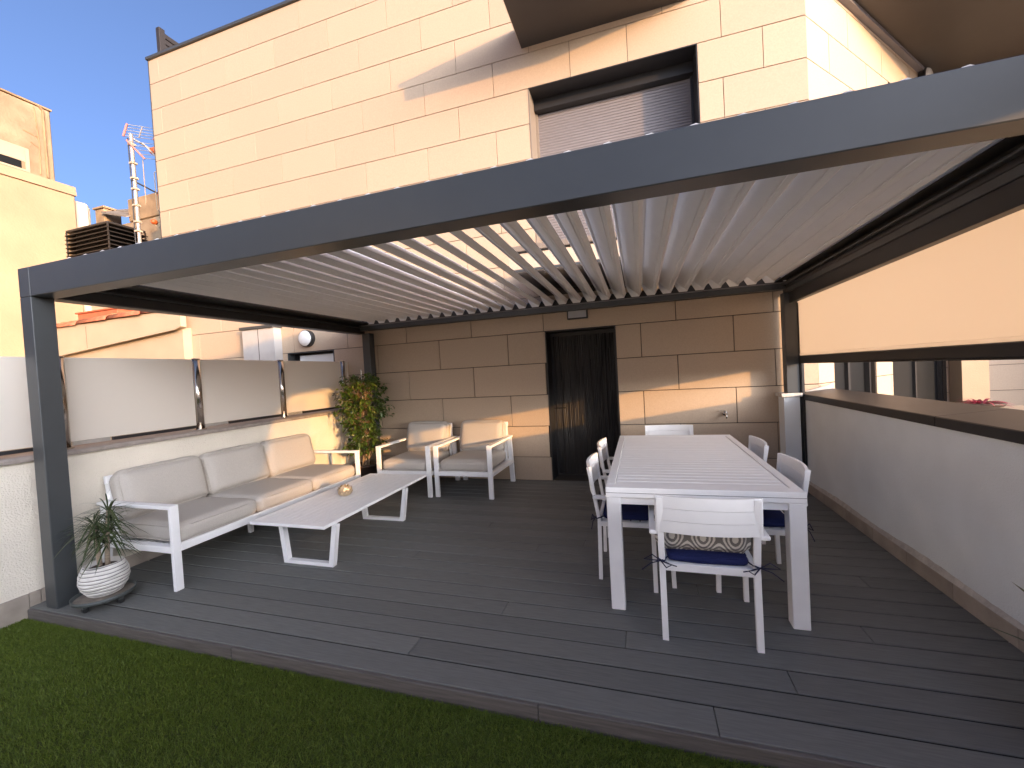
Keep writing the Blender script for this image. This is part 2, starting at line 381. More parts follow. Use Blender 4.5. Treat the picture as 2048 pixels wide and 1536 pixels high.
# deck: every board a part
deck = bpy.data.objects.new('deck', None); C.objects.link(deck); tag(deck, kind='structure')
MB().box(XL, XR, DF + .03, 0.3, -0.12, -0.03).build('deck_base', m_under, deck)
BW = 0.1535; GAP = 0.012
butts = {0: [0.24], 1: [-1.286], 2: [.61], 3: [-0.141], 4: [-0.896], 5: [1.1], 6: [-2.6], 7: [.3], 8: [-1.9], 9: [1.352, -3.2], 10: [-.9], 11: [-0.524], 12: [.8], 13: [-1.5], 14: [.2], 15: [-2.2], 16: [-.45], 17: [1.0], 18: [-1.3], 19: [.5], 20: [-2.9], 21: [-.7], 22: [.9], 23: [-1.8], 24: [0.0]}
for i in range(25):
    y0 = DF + i * BW + (0.0 if i == 0 else GAP / 2); y1 = DF + (i + 1) * BW - GAP / 2
    if i == 24: y1 = -0.004
    if y0 > -0.02: continue
    xs = [XL + .004] + sorted(butts[i]) + [XR - .003]
    for a, b in zip(xs[:-1], xs[1:]):
        MB().box(a + .0015, b - .0015, y0, y1, -0.026, 0.0 + random.uniform(-.0006, .0006), 0.0025).build('deck_board', m_deck, deck)
MB().box(-1.2085, -.2776, 0.0, .30, -0.026, -.001, .002).build('threshold_board', m_deck, deck)
js = MB().box(XL + .01, XR - .01, -.0052, .0052, -.024, -.006).mesh('dark_joint', m_under)  # black strips put in to give the board gaps their shade
for i in range(1, 25): inst(js, 'dark_joint', deck, (0, DF + i * BW, 0))
fx = [XL + .03, -2.35, -0.509, XR - .003]
for a, b in zip(fx[:-1], fx[1:]):
    MB().box(a + .001, b - .001, DF - .022, DF - .001, -0.11, -0.004, .003).build('fascia_board', m_deckend, deck)

# ================================================================== APARTMENT BUILDING
bld = thing('apartment_building', 'cream stone panelled apartment block behind the pergola with a half lit roller shutter', 'building')
ZR = [0.0, .325, .756, 1.187, 1.619, 2.05] + [.1985 + .4655 * k for k in range(5, 17)]
ZTOP = ZR[-1] - 0.03
XF0, XF1 = -8.36, 1.95
WIN = (-1.263, .831, 2.85, ZR[12]); DOOR = (-1.2085, -.2776, 0.0, 2.05); LDOOR = (-5.62, -4.69, 0.0, 2.05)
OPEN = [WIN, DOOR, LDOOR]
PARITY = [0, 1, 0, 1, 0, 1, 0, 1, 0, 1, 0, 1, 0, 1, 0, 1, 0]
# row 16 boundaries measured on the photo: parity 0 -> joints at -2.80+1.06k, parity 1 -> -3.36+1.06k
def joints(par, row):
    L = 1.062
    base = -2.81 if par == 0 else -3.35
    js = [base + L * k for k in range(-6, 3) if base + L * k < -0.25]
    rb = 0.035 if par == 0 else 0.46
    js += [rb + L * k for k in range(0, 3)]
    if row <= 4 and par == 0: js = [j for j in js if not (-.72 < j < -.6)]
    return sorted(j for j in js if XF0 + .1 < j < XF1 - .1)
def subtract(x0, x1, z0, z1, openings):
    segs = [(x0, x1)]
    for (a, b, c, d) in openings:
        if min(z1, d) - max(z0, c) > 0.1:
            ns = []
            for s0, s1 in segs:
                if a > s0: ns.append((s0, min(s1, a)))
                if b < s1: ns.append((max(s0, b), s1))
            segs = [q for q in ns if q[1] - q[0] > .02]
    return segs
J = 0.0045
for r in range(len(ZR) - 1):
    z0, z1 = ZR[r], min(ZR[r + 1], ZTOP)
    xs = [XF0] + joints(PARITY[r], r) + [XF1]
    for a, b in zip(xs[:-1], xs[1:]):
        for s0, s1 in subtract(a, b, z0, z1, OPEN):
            yo = random.uniform(-.0008, .0008); jv = J if z0 < 2.1 else (.0035 if a > -3.5 else .0014 + .0012 * (a > -5.5))
            MB().box(s0 + jv, s1 - jv, 0.0 + yo, .018, z0 + J, z1 - J, .0015).build('panel', m_panel, bld)
# backing wall with openings
bk = MB(); cuts = sorted({XF0, XF1} | {v for o in OPEN for v in o[:2]})
for a, b in zip(cuts[:-1], cuts[1:]):
    zs = [(-14.0, ZTOP)]
    for o in OPEN:
        if o[0] <= a + 1e-6 and o[1] >= b - 1e-6:
            zs = [q for s0, s1 in zs for q in ((s0, min(s1, o[2])), (max(s0, o[3]), s1)) if q[1] - q[0] > .01]
    for s0, s1 in zs: bk.box(a, b, .019, .44, s0, s1)
bk.box(XF0, XF1, .441, 3.4, 2.4, 2.6).box(XF0, XF0 + .3, .42, 8, -14, ZTOP).box(XF0 + .3, XF1, 7.7, 8, -14, ZTOP).box(XF0 + .3, XF1, .421, 7.7, ZTOP - .3, ZTOP - .02)
bk.build('backing_wall', m_joint, bld)
MB().box(XF0 - .03, XF1 + .02, -.035, .45, ZTOP, ZTOP + .05, .004).build('roof_coping', m_anth, bld)
MB().box(XF0 - .012, XF0 - .001, -.006, .4, -2, ZTOP - .004).build('corner_trim', m_anth, bld)

# roller shutter window (upper)
w = MB()
x0, x1, z0, z1 = WIN
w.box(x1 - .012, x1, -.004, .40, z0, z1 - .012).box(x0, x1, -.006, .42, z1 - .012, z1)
win = w.build('window', m_black, bld)  # head, right jamb and shutter box blackened: shade put into their colour
MB().box(x0, x0 + .012, -.004, .40, z0, z1 - .012).build('jamb', m_reveal, win)  # left jamb paler, its sunlight painted into the colour
MB().box(x0 + .012, x1 - .012, .26, .40, z1 - .15, z1 - .013, .003).build('shutter_box', m_black, win)
sh = MB(); nsl = 60; hz = (z1 - .15 - z0) / nsl
for i in range(nsl):
    a = z0 + i * hz
    sh.prism([(.40, a + .0035), (.381, a + .0035), (.378, a + hz * .5), (.381, a + hz - .0025), (.40, a + hz - .0025)], 'x', x0 + .04, x1 - .04)
sh.box(x0 + .03, x1 - .03, .395, .41, z0, z1 - .15)
sh.build('roller_shutter', m_shutter, win)
MB().box(x0 + .0125, x0 + .042, .34, .41, z0, z1 - .151).build('guide_rail', m_reveal, win); MB().box(x1 - .042, x1 - .0125, .34, .41, z0, z1 - .151).build('guide_rail', m_black, win)  # left rail coloured as sunlit, right one as shaded

# balcony slabs (lower one above the pergola, upper one cut by the frame)
def balcony(z):
    s = MB().box(-1.33, .80, -1.12, -.002, z, z + .20, .004).build('balcony_slab', m_fascia, bld)
    MB().box(-1.318, .788, -1.108, -.004, z - .012, z - .001).build('soffit', m_soffit, s)
    MB().box(-1.332, .802, -1.123, -1.09, z + .001, z + .03, .002).build('drip_edge', m_anth, s)
    MB().box(-1.36, .83, -1.16, -.003, z + .215, z + .275, .004).build('nosing', m_reveal, s)
    MB().box(-1.34, .81, -1.13, -.003, z + .201, z + .214).build('shadow_gap', m_black, s)
balcony(2.61)
balcony(5.87)

# front door with vertical ribs
x0, x1, z0, z1 = DOOR
fr = MB().box(x0, x0 + .012, -.004, .33, z0, z1 - .012).box(x1 - .012, x1, -.004, .33, z0, z1 - .012).box(x0, x1, -.006, .33, z1 - .012, z1).build('door', m_black, bld)
leaf = MB().box(x0 + .013, x1 - .013, .30, .35, .01, z1 - .013)
xx = x0 + .05
while xx < x1 - .05:
    wv = random.uniform(.006, .016); seg = [0.03]
    while seg[-1] < z1 - .1: seg.append(min(seg[-1] + random.uniform(.2, .7), z1 - .06))
    for a, b in zip(seg[:-1], seg[1:]):
        dx = random.uniform(-.002, .002)
        leaf.prism([(xx + dx, .299), (xx + wv * .3 + dx, .299 - random.uniform(.004, .012)), (xx + wv * .8 + dx, .299 - random.uniform(.003, .009)), (xx + wv + dx, .299)], 'z', a, b)
    xx += wv + random.uniform(.001, .004)
leaf.build('ribbed_leaf', m_doorrib, fr)
MB().tube([(x0 + .09, .28, .98), (x0 + .09, .245, .98), (x0 + .20, .245, .98)], .008, 8).build('door_handle', m_black, fr)
# side door by the round lamp
x0, x1, z0, z1 = LDOOR
sdv = MB().box(x0, x0 + .01, -.004, .2, z0, z1 - .01).box(x1 - .01, x1, -.004, .2, z0, z1 - .01).box(x0, x1, -.005, .2, z1 - .01, z1).build('side_door', m_anth, bld)
MB().box(x0 + .13, x1 - .012, .12, .16, .01, z1 - .05, .003).build('door_leaf', m_stucco2, sdv)
MB().box(x0 + .012, x0 + .125, .14, .16, .01, z1 - .02).build('side_light', m_glassdark, sdv)
# projecting low pier beside the side door
pp = MB().box(-6.40, -5.72, -.16, -.003, -.5, 2.48, .004).build('wall_pier', m_pier, bld)
MB().box(-6.43, -5.70, -.19, -.002, 2.481, 2.53, .004).build('pier_cap', m_anth, pp)
MB().box(-6.06, -6.05, -.1625, -.16, -.5, 2.479).build('dark_joint', m_joint, pp)

# oblique wing to the right of the corner
ANG = 42.0; U = Vector((math.sin(R(ANG)), math.cos(R(ANG)), 0)); WO = Vector((1.952, .012, 0)); WROT = math.atan2(U.y, U.x)
WL = 4.78
WOPEN = [(.40, 1.63, .25, 2.05), (2.2, 4.62, 0, 2.05), (2.35, 4.3, 2.85, ZR[12])]
wing = MB()
cuts = sorted({0.0, WL} | {v for o in WOPEN for v in o[:2]})
for a, b in zip(cuts[:-1], cuts[1:]):
    zs = [(-14.0, ZTOP)]
    for o in WOPEN:
        if o[0] <= a + 1e-6 and o[1] >= b - 1e-6:
            zs = [q for s0, s1 in zs for q in ((s0, min(s1, o[2])), (max(s0, o[3]), s1)) if q[1] - q[0] > .01]
    for s0, s1 in zs: wing.box(a, b, .019, .35, s0, s1)
wg = wing.build('wing_wall', m_joint, bld); wg.location = WO; wg.rotation_euler = (0, 0, WROT)
for r in range(len(ZR) - 1):
    z0, z1 = ZR[r], min(ZR[r + 1], 6.3)
    if z1 <= z0: continue
    off = .55 if PARITY[r] else 0.02
    xs = [0.0] + [q for q in (off + 1.062 * k for k in range(0, 6)) if .1 < q < WL - .1] + [WL]
    for a, b in zip(xs[:-1], xs[1:]):
        for s0, s1 in subtract(a, b, z0, z1, WOPEN):
            o = MB().box(s0 + J, s1 - J, 0.0, .018, z0 + J, z1 - J, .0015).build('panel', m_panel, bld); o.location = WO; o.rotation_euler = (0, 0, WROT)
for k, (a, b, z0, z1) in enumerate(WOPEN):
    o = MB().box(a, a + .05, .06, .2, z0, z1 - .05).box(b - .05, b, .06, .2, z0, z1 - .05).box(a, b, .06, .2, z1 - .05, z1).box((a + b) / 2 - .03, (a + b) / 2 + .03, .08, .18, z0, z1 - .05).build('window', m_black, bld)
    o.location = WO; o.rotation_euler = (0, 0, WROT)
    MB().box(a + .05, b - .05, .12, .14, z0, z1 - .05).build('pane', m_glassdark, o)
# far end of the terrace next door
E = WO + U * WL
MB().box(E.x - .05, E.x + .30, E.y - .35, E.y + .5, -1, 6).build('end_pilaster', m_cream2, bld)
MB().box(E.x + .30, 14, E.y + .0, E.y + .4, -1, 6).build('end_wall', m_joint, bld)
for (a, b) in ((E.x + .305, E.x + 1.25), (E.x + 1.31, E.x + 3.0), (E.x + 3.01, E.x + 5)):
    for r in range(0, 12):
        MB().box(a, b, E.y - .02, E.y - .001, ZR[r] + J, ZR[r + 1] - J).build('panel', m_panel, bld)
# soffit over the terrace next door
A0 = WO + U * 0.0; A1 = WO + U * 5.6
B0 = WO + U * .72
poly = [(B0.x + .02, B0.y), (A1.x, A1.y), (14, A1.y), (14, 2.9), (5.0, 1.05)]
MB().prism(poly, 'z', 5.87, 6.2).build('roof_overhang', m_soffit, bld)
ed = MB(); ed.bar(B0 + Vector((.02, -.02, 5.85)), A1 + Vector((.02, -.02, 5.85)), .09, .055); ed.build('overhang_edge', m_shutter, bld)

# ================================================================== LEFT PARAPET WALL + GLASS
lw = thing('parapet_wall', 'low white stucco wall behind the sofa with a stone coping', 'wall')
MB().box(XL - .26, XL, -11, -.002, -.6, 1.055).build('wall_body', m_stucco, lw)
cy = [-11, -8.6, -6.2, -3.9, -2.02, -.004]
for a, b in zip(cy[:-1], cy[1:]):
    MB().prism([(XL - .29, 1.056), (XL + .028, 1.056), (XL + .03, 1.062), (XL + .03, 1.082), (XL + .022, 1.09), (XL - .02, 1.098), (XL - .27, 1.104), (XL - .29, 1.09)], 'y', a + .002, b - .002).build('coping_stone', m_coping_stone, lw)
yy = -.02
while yy > -9:
    zb = 0.0 if yy > DF + .1 else -.12
    y2 = yy - .46
    if y2 < DF < yy: y2 = DF - .0
    MB().box(XL + .0005, XL + .014, y2 + .002, yy - .002, zb, .10 + random.uniform(-.003, .003), .002).build('skirting_tile', m_skirt, lw)
    yy = y2
gb = thing('glass_balustrade', 'milky glass screen with polished steel posts on the left wall', 'glass screen')
GX = XL - .10
py = [-.135, -1.30, -2.37, -3.45, -4.53, -5.61]
post = MB().tube([(0, 0, 1.10), (0, 0, 1.838)], .038, 20)
post.tube([(0, 0, 1.838), (0, 0, 1.846)], [.0395, .036], 20).tube([(0, 0, 1.098), (0, 0, 1.108)], .055, 20)
pm = post.mesh('post', m_steel, True)
for y in py: inst(pm, 'post', gb, (GX, y, 0))
for a, b in zip(py[1:], py[:-1]):
    MB().box(GX - .006, GX + .006, a + .042, b - .042, 1.15, 1.836, .002).build('glass_pane', m_milky, gb)
    MB().box(GX - .012, GX + .012, a + .32, b - .05, 1.118, 1.146).build('bottom_gasket', m_black, gb)
    MB().box(GX - .010, GX + .010, a + .05, a + .30, 1.116, 1.149, .003).build('glass_clamp', m_alu, gb)
MB().box(GX - .006, GX + .006, -.09, -.012, 1.15, 1.836, .002).build('glass_pane', m_milky, gb)

# ================================================================== RIGHT PARAPET WALL
rw = thing('parapet_wall', 'low grey white wall on the right with a dark metal coping', 'wall')
MB().box(XR, XR + .30, -11, -.0, -.6, 1.03).build('wall_body', m_stucco2, rw)
for a, b in ((-.0, -2.35), (-2.355, -4.7), (-4.705, -7.05), (-7.055, -11)):
    MB().prism([(XR - .018, 1.031), (XR - .018, 1.088), (XR - .012, 1.094), (XR + .335, 1.132), (XR + .345, 1.128), (XR + .345, 1.031)], 'y', b, a).build('metal_coping', mat('coping_metal', (0.024, 0.024, 0.025), 0.42, 0.2, 5, spec=0.22) if 'coping_metal' not in MATS else MATS['coping_metal'], rw)
up = MB().prism([(XR + .05, 1.104), (XR + .34, 1.134), (XR + .34, 1.20), (XR + .28, 1.17)], 'y', -.03, -.004)
up.build('end_flashing', m_alu, rw)
yy = -.225
while yy > -9:
    zb = 0.0 if yy > DF + .1 else -.12
    y2 = yy - .447
    MB().box(XR - .014, XR - .0005, y2 + .0015, yy - .0015, zb, .105 + random.uniform(-.002, .002), .002).build('skirting_tile', m_skirt, rw)
    yy = y2
fil = MB()
ys = np.arange(-.23, -6.0, -.05); prev = None
V = []; F = []
for i, y in enumerate(ys):
    hh = .128 + .008 * math.sin(y * 5) + random.uniform(-.003, .003); d = .013 + random.uniform(-.0015, .001)
    V += [(XR - d, y, .104), (XR - d * .8, y, .112), (XR - .001, y, hh + .012)]
    if i: b = (i - 1) * 3; F += [(b, b + 1, b + 4, b + 3), (b + 1, b + 2, b + 5, b + 4)]
fil.add(V, F); fil.build('mortar_fillet', m_mortar, rw)

# pier carrying the rear right pergola post
pr = thing('wall_pier', 'slim white pier with a stone cap under the rear right pergola post', 'pier')
MB().box(1.535, 1.693, -.20, -.003, 0, 1.065, .004).build('pier_body', m_stucco2, pr)
MB().box(1.505, 1.712, -.225, -.003, 1.066, 1.108, .005).build('cap_stone', m_mortar, pr)
MB().box(1.527, 1.700, -.208, -.004, 0, .075, .002).build('pier_base', m_skirt, pr)

# ================================================================== PERGOLA
pg = thing('pergola', 'anthracite bioclimatic pergola with tilted white louvres over the deck', 'pergola')
HT, HB, W = 2.4417, .2061, .126
PX0, PX1, PY0, PY1 = -4.1814, 1.740, -3.7416, -.035
ZB = HT - HB
bv = .004
MB().box(PX0, PX0 + W, PY0, PY0 + W, 0, ZB - .0004, bv).build('post', m_anth, pg)
MB().box(PX1 - W, PX1, PY0, PY0 + W, 0, ZB - .0004, bv).build('post', m_anth, pg)
MB().box(PX0 + .165, PX0 + .165 + W, -.165, -.165 + W, 0, ZB - .0004, bv).build('post', m_anth, pg)
MB().box(1.572, 1.700, -.20, -.075, 1.109, ZB - .0004, bv).build('post', m_anth, pg)
gr_ = MB().box(1.7015, 1.7385, -.215, -.10, 0, 2.114, .003).box(1.712, 1.728, -.222, -.2155, .02, 2.1); gr_.build('screen_guide', m_black, pg)
MB().box(1.69, 1.7385, PY0 + W + .002, PY0 + W + .06, 0, 2.114, .003).build('screen_guide', m_black, pg)
for x in (PX0, PX1 - W): MB().box(x, x + W, PY0, PY0 + W, ZB, HT, bv).build('corner_cap', m_anth, pg)
MB().box(PX0 + W + .0004, PX1 - W - .0004, PY0, PY0 + .137, ZB, HT, bv).build('front_beam', m_anth, pg)
lb = MB().box(PX0, PX0 + W, PY0 + W + .0015, PY1, ZB, HT, bv).build('side_beam', m_anth, pg)
MB().box(PX0 + W, PX0 + W + .04, PY0 + .14, -.10, 2.322, 2.336, .002).build('gutter_lip', m_anth, lb)
MB().box(PX0 + W + .0005, PX0 + W + .006, PY0 + .14, -.10, ZB + .008, 2.321).build('beam_lining', m_black, lb)
MB().box(PX0 + W + .0005, PX0 + W + .006, PY0 + .14, -.10, 2.337, HT - .01).build('beam_lining', m_black, lb)
rb = MB().box(PX1 - W, PX1, PY0 + W + .0015, PY1, ZB, HT, bv).build('side_beam', m_anth, pg)
MB().box(PX1 - W - .04, PX1 - W, PY0 + .14, -.10, 2.322, 2.336, .002).build('gutter_lip', m_anth, rb)
MB().box(PX1 - W - .006, PX1 - W - .0005, PY0 + .14, -.10, ZB + .05, 2.321).build('beam_lining', m_black, rb)
MB().box(PX1 - W - .006, PX1 - W - .0005, PY0 + .14, -.10, 2.337, HT - .01).build('beam_lining', m_black, rb)
bb = MB().box(PX0 + W + .0015, PX1 - W - .0015, -.10, PY1, 2.28, HT, bv).build('rear_beam', m_black, pg)
MB().box(PX0 + W + .002, PX1 - W - .002, -.165, -.101, 2.28, 2.345, .003).build('gutter', m_anth, bb)
MB().box(PX0 + W + .002, PX1 - W - .002, -.175, -.155, 2.3455, 2.357, .002).build('gutter_lip', m_alu if False else m_shutter, bb)
for xa, xb in ((PX0 + W + .001, PX0 + W + .20), (PX1 - W - .10, PX1 - W - .001)): MB().box(xa, xb, PY0 + .139, -.10, 2.372, 2.378).build('closing_plate', m_black, pg)
# louvres
TH = R(40); LW2 = .100
prof = [(-.099, -.009), (-.103, -.003), (-.099, .037), (-.092, .041), (.03, .040), (.085, .026), (.10, .008), (.10, -.012), (.086, -.014), (.078, .0), (.02, -.004), (-.058, -.008), (-.062, -.003), (-.068, -.003), (-.072, -.009)]
prof = [(-c_ * math.cos(TH) + n_ * math.sin(TH), c_ * math.sin(TH) + n_ * math.cos(TH)) for c_, n_ in prof]
lm = MB().prism(prof, 'y', -1.70, 1.70).mesh('louvre', m_louv)
cap = [(.107, -.026), (.074, -.087), (-.015, -.087), (-.058, -.010), (-.083, .070), (-.062, .077)]
cm = MB().prism(cap, 'y', 0, .004).mesh('end_cap', m_louv)
cm2 = MB().prism([(a * 1.0, b) for a, b in prof], 'y', 0, .004).mesh('end_cap', m_louv)
LZ = 2.519 - .0715
for k in range(-26, 10):
    xt = .259 + .1814 * k
    xc = xt + LW2 * math.cos(TH) - .01
    if not (PX0 + W + .08 < xc < PX1 - W + .03): continue
    o = inst(lm, 'louvre', pg, (xc, -1.895, LZ), (0, random.uniform(-.006, .006), 0))
    inst(cm, 'end_cap', o, (0, 1.701, 0))
# drop screen on the right
sc = MB().box(1.7045, 1.7065, PY0 + W + .02, -.20, 1.5465, 2.16).build('screen_cloth', m_cloth, pg)
MB().box(1.702, 1.709, PY0 + W + .02, -.20, 1.5225, 1.546, .001).build('hem', m_cloth, sc)
MB().box(1.690, 1.722, PY0 + W + .06, -.218, 1.445, 1.522, .006).build('bottom_bar', m_black, sc)
MB().box(1.694, 1.718, PY0 + W + .06, -.218, 1.436, 1.4445).build('bar_seal', m_black, sc)
MB().box(1.622, 1.688, PY0 + W + .005, -.20, 2.115, ZB - .002, .004).build('screen_cassette', m_black, pg)
MB().box(1.689, 1.70, PY0 + W + .005, -.20, 2.12, ZB - .002, .002).build('cassette_lip', m_shutter, pg)

# ================================================================== LEFT BACKGROUND
gw = thing('gable_wall', 'pale cream side wall of the neighbouring house topped by red roof tiles', 'wall')
gy = -.15
MB().prism([(-14.4, -2), (-7.80, -2), (-7.80, 2.66), (-14.4, 2.16)], 'y', gy, .3).build('wall_body', m_cream2, gw)
MB().prism([(-14.4, 2.12), (-7.78, 2.635), (-7.69, 2.66), (-7.69, 2.90), (-8.35, 2.965), (-14.4, 2.87)], 'y', gy - .10, gy - .002).build('verge_band', m_cream2, gw)
MB().prism([(-14.4, 2.098), (-7.79, 2.612), (-7.75, 2.638), (-14.4, 2.126)], 'y', gy - .125, gy - .101).build('drip_mould', m_cream2, gw)
for xq in (-10.25, -12.9): MB().box(xq, xq + .008, gy - .1015, gy - .1, 2.45, 2.88).build('crack_line', m_joint, gw)
def barrel(r0, r1, ln):
    mb = MB(); n = 9; V = []; F = []
    for (x, r) in ((0, r0), (ln, r1)):
        for rr in (r, r - .014):
            for i in range(n): t = math.pi * i / (n - 1); V.append((x, rr * math.cos(t), rr * math.sin(t)))
    for i in range(n - 1):
        F += [(i, i + 1, 2 * n + i + 1, 2 * n + i), (n + i + 1, n + i, 3 * n + i, 3 * n + i + 1), (i + 1, i, n + i, n + i + 1), (2 * n + i, 2 * n + i + 1, 3 * n + i + 1, 3 * n + i)]
    return mb.add(V, F).mesh('roof_tile', m_terra, True)
tm = barrel(.088, .115, 1.05)
x = -14.3; k = 0
while x < -8.5:
    inst(tm, 'roof_tile', gw, (x, gy - .05, 2.872 + .016 * (x + 14.3) + .01), (R(random.uniform(-3, 3)), -R(1.0) + R(1.2), R(random.uniform(-1, 1))))
    if x < -8.9: inst(tm, 'roof_tile', gw, (x + .35, gy + .17, 2.93 + .016 * (x + 14.3)), (R(random.uniform(-6, 6)), R(.5), R(random.uniform(-2, 2))))
    x += .93
rub = MB()
for i in range(60):
    x = random.uniform(-14.2, -8.8); s_ = random.uniform(.02, .05)
    rub.box(x, x + s_ * 3, gy + .02, gy + .10, 2.95 + .016 * (x + 14.3), 2.97 + .016 * (x + 14.3) + s_, s_ * .3)
rub.build('mortar_bedding', m_moss, gw)
MB().box(-10.95, -9.75, .0, .75, 2.2, 3.21, .01).box(-10.98, -9.72, -.03, .78, 3.211, 3.24, .005).build('chimney_stub', m_redwall, gw)

cb = thing('apartment_house', 'tall sunlit cream building at the left edge with a small shuttered window', 'building')
MB().box(-20, -12.0, -5.5, .35, -14, 7.76, .02).build('upper_block', m_oldcream, cb)
MB().box(-20, -11.90, -5.5, .61, -14, 6.02, .02).build('lower_block', m_cream, cb)
MB().prism([(-20, 6.021), (-11.87, 6.021), (-11.90, 6.22), (-12.05, 6.26), (-20, 6.26)], 'y', -5.5, .63).build('ledge', m_cream, cb)
MB().box(-20, -11.97, -5.52, .37, 7.761, 7.80, .005).build('roof_edge', m_brown, cb)
wf = MB().box(-12.0, -11.985, -1.35, -.05, 6.262, 6.30).box(-12.0, -11.98, -.11, -.05, 6.30, 6.72).box(-12.0, -11.985, -1.35, -.05, 6.70, 6.75).build('window', m_cream2, cb)
MB().box(-12.0, -11.988, -1.30, -.112, 6.46, 6.70).build('shutter_box', m_cream2, wf)
MB().box(-12.0, -11.993, -1.30, -.17, 6.302, 6.455).build('pane', m_glassdark, wf)
for (ya, za, yb_, zb_) in ((-.10, 7.13, .06, 7.10), (.08, 7.09, .14, 7.07), (.0, 6.93, .12, 6.86)):
    MB().bar((-11.995, ya, za), (-11.995, yb_, zb_), .012, .022).build('crack', m_brown, cb)
MB().tube([(-11.975, .22, 6.27), (-11.975, .22, 7.70), (-11.975, .17, 7.76), (-12.1, .10, 7.84)], .022, 8).build('drainpipe', m_brown, cb)
MB().tube([(-11.985, .11, 6.3), (-11.985, .13, 6.9), (-11.985, .10, 7.5), (-11.985, .08, 7.7)], .010, 6).build('cable', m_brown, cb)
tb_ = MB().box(-16, -5.0, -30, -8.5, -14, 4.7, .02); tag(tb_.build('bounce_block', m_white_r), 'unseen pale block added behind the viewer to bounce sunlight into the shade', 'building')  # unseen block, added to bounce warm sunlight into the shade
wh = MB().box(-14, -12.02, .625, .93, -14, 5.98, .05).box(-14, -12.06, .70, .97, -14, 5.93, .04)
tag(wh.build('stair_tower', m_white_r), 'pale white rendered tower squeezed between the cream building and a brown chimney', 'building')
ch = MB().box(-17.5, -17.02, 4.0, 4.5, -14, 7.86, .03).box(-17.54, -16.98, 3.96, 4.54, 7.861, 7.93, .01)
tag(ch.build('chimney', m_brown), 'weathered brown chimney stack left of the grey roof', 'chimney')
hs = thing('old_house', 'old house with a grey sheet roof and weathered brown upper wall beyond the aerial', 'building')
MB().box(-15.85, -9, 4.0, 9, 7.2, 7.93, .02).build('upper_wall', m_brown, hs)
MB().box(-16.9, -9, 4.05, 9, -14, 7.199).build('lower_wall', m_oldcream, hs)
rp = MB()
for i in range(4):
    a = i / 4; b = (i + 1) / 4 + .02
    p0 = Vector((-17.0, 3.9, 7.64)).lerp(Vector((-16.3, 5.2, 8.25)), a); p1 = Vector((-17.0, 3.9, 7.64)).lerp(Vector((-16.3, 5.2, 8.25)), b)
    q0 = p0 + Vector((1.2, 0, -.33 + .12 * a)); q1 = p1 + Vector((1.2, 0, -.33 + .12 * a))
    t = Vector((0, 0, .05))
    rp.add([p0, q0, q1, p1, p0 + t, q0 + t, q1 + t * .4, p1 + t * .4], [(0, 3, 2, 1), (4, 5, 6, 7), (0, 1, 5, 4), (1, 2, 6, 5), (2, 3, 7, 6), (3, 0, 4, 7)])
rp.build('roof_sheet', m_slate, hs)

vt = thing('vent_cowl', 'dark louvred roof vent box rising behind the pergola at the left', 'roof vent')
vx0, vx1, vy0, vy1 = -11.92, -10.5, .371, 1.126
MB().box(-12.2, -9.9, .80, 2.4, -14, 4.40, .01).build('vent_plinth', m_cream2, vt)
MB().box(vx0 + .16, vx1 - .16, vy0 + .12, vy1 - .12, 4.3, 5.14).build('vent_core', m_black, vt)
for i in range(6):
    z = 4.60 + i * .090
    V = []
    for (e, zz) in ((0.0, z), (-.005, z + .012), (.13, z + .066), (.13, z + .052)):
        V += [(vx0 + e, vy0 + e, zz), (vx1 - e, vy0 + e, zz), (vx1 - e, vy1 - e, zz), (vx0 + e, vy1 - e, zz)]
    F = []
    for a in range(4):
        b = (a + 1) % 4
        for c_ in range(4): d_ = (c_ + 1) % 4; F.append((a * 4 + c_, a * 4 + d_, b * 4 + d_, b * 4 + c_))
    MB().add(V, F).build('vent_blade', m_vent, vt)
MB().box(vx0 + .02, vx1 - .02, vy0 + .02, vy1 - .02, 5.14, 5.185, .01).build('vent_lid', m_vent, vt)
for (a, b) in ((vx0 + .03, vy0 + .03), (vx1 - .03, vy0 + .03), (vx1 - .03, vy1 - .03)): MB().box(a - .012, a + .012, b - .012, b + .012, 4.4, 5.14).build('corner_post', m_vent, vt)

an = thing('aerial_mast', 'galvanised aerial mast with orange tipped television antennas beside the stone facade', 'antenna')
ax, ay = -10.2, .76
MB().tube([(ax, ay + .02, 3.0), (ax, ay, 7.10)], .036, 10).build('mast', m_alu, an)
clm = MB().box(-.05, .06, -.055, .055, 0, .04, .005).mesh('clamp', m_fascia)
for z in (6.85, 6.45, 6.13, 5.9, 5.55, 5.2, 5.0): inst(clm, 'clamp', an, (ax, ay, z))
MB().tube([(ax - .04, ay - .02, 4.0), (ax - .05, ay - .04, 5.0), (ax - .045, ay - .03, 6.0), (ax - .04, ay - .04, 7.0)], .012, 6).build('coax_cable', m_black, an)
g1 = MB()      # grid reflector pair
def grid(o, du, dv, nu, wd):
    mb = MB()
    for i in range(nu): p = o + dv * (i / (nu - 1)); mb.tube([p, p + du], .006, 5)
    mb.tube([o + du * .5, o + du * .5 + dv], .012, 5)
    return mb
dA = Vector((.10, .52, .16)); upv = Vector((.05, .05, .25)); dnv = Vector((.15, .20, -.30))
rA = grid(Vector((ax, ay - .14, 6.99)), dA, upv, 5, .5).build('reflector', m_alu, an)
rB = grid(Vector((ax + .02, ay - .09, 6.90)), dA, dnv, 5, .5).build('reflector', m_alu, an)
for o, v in ((Vector((ax, ay - .14, 6.99)), upv), (Vector((ax, ay - .14, 6.99)) + dA, upv), (Vector((ax + .02, ay - .09, 6.90)), dnv), (Vector((ax + .02, ay - .09, 6.90)) + dA, dnv)): MB().bar(o - v * .05, o + v * 1.05, .03, .03).build('reflector_end', m_pink, an)
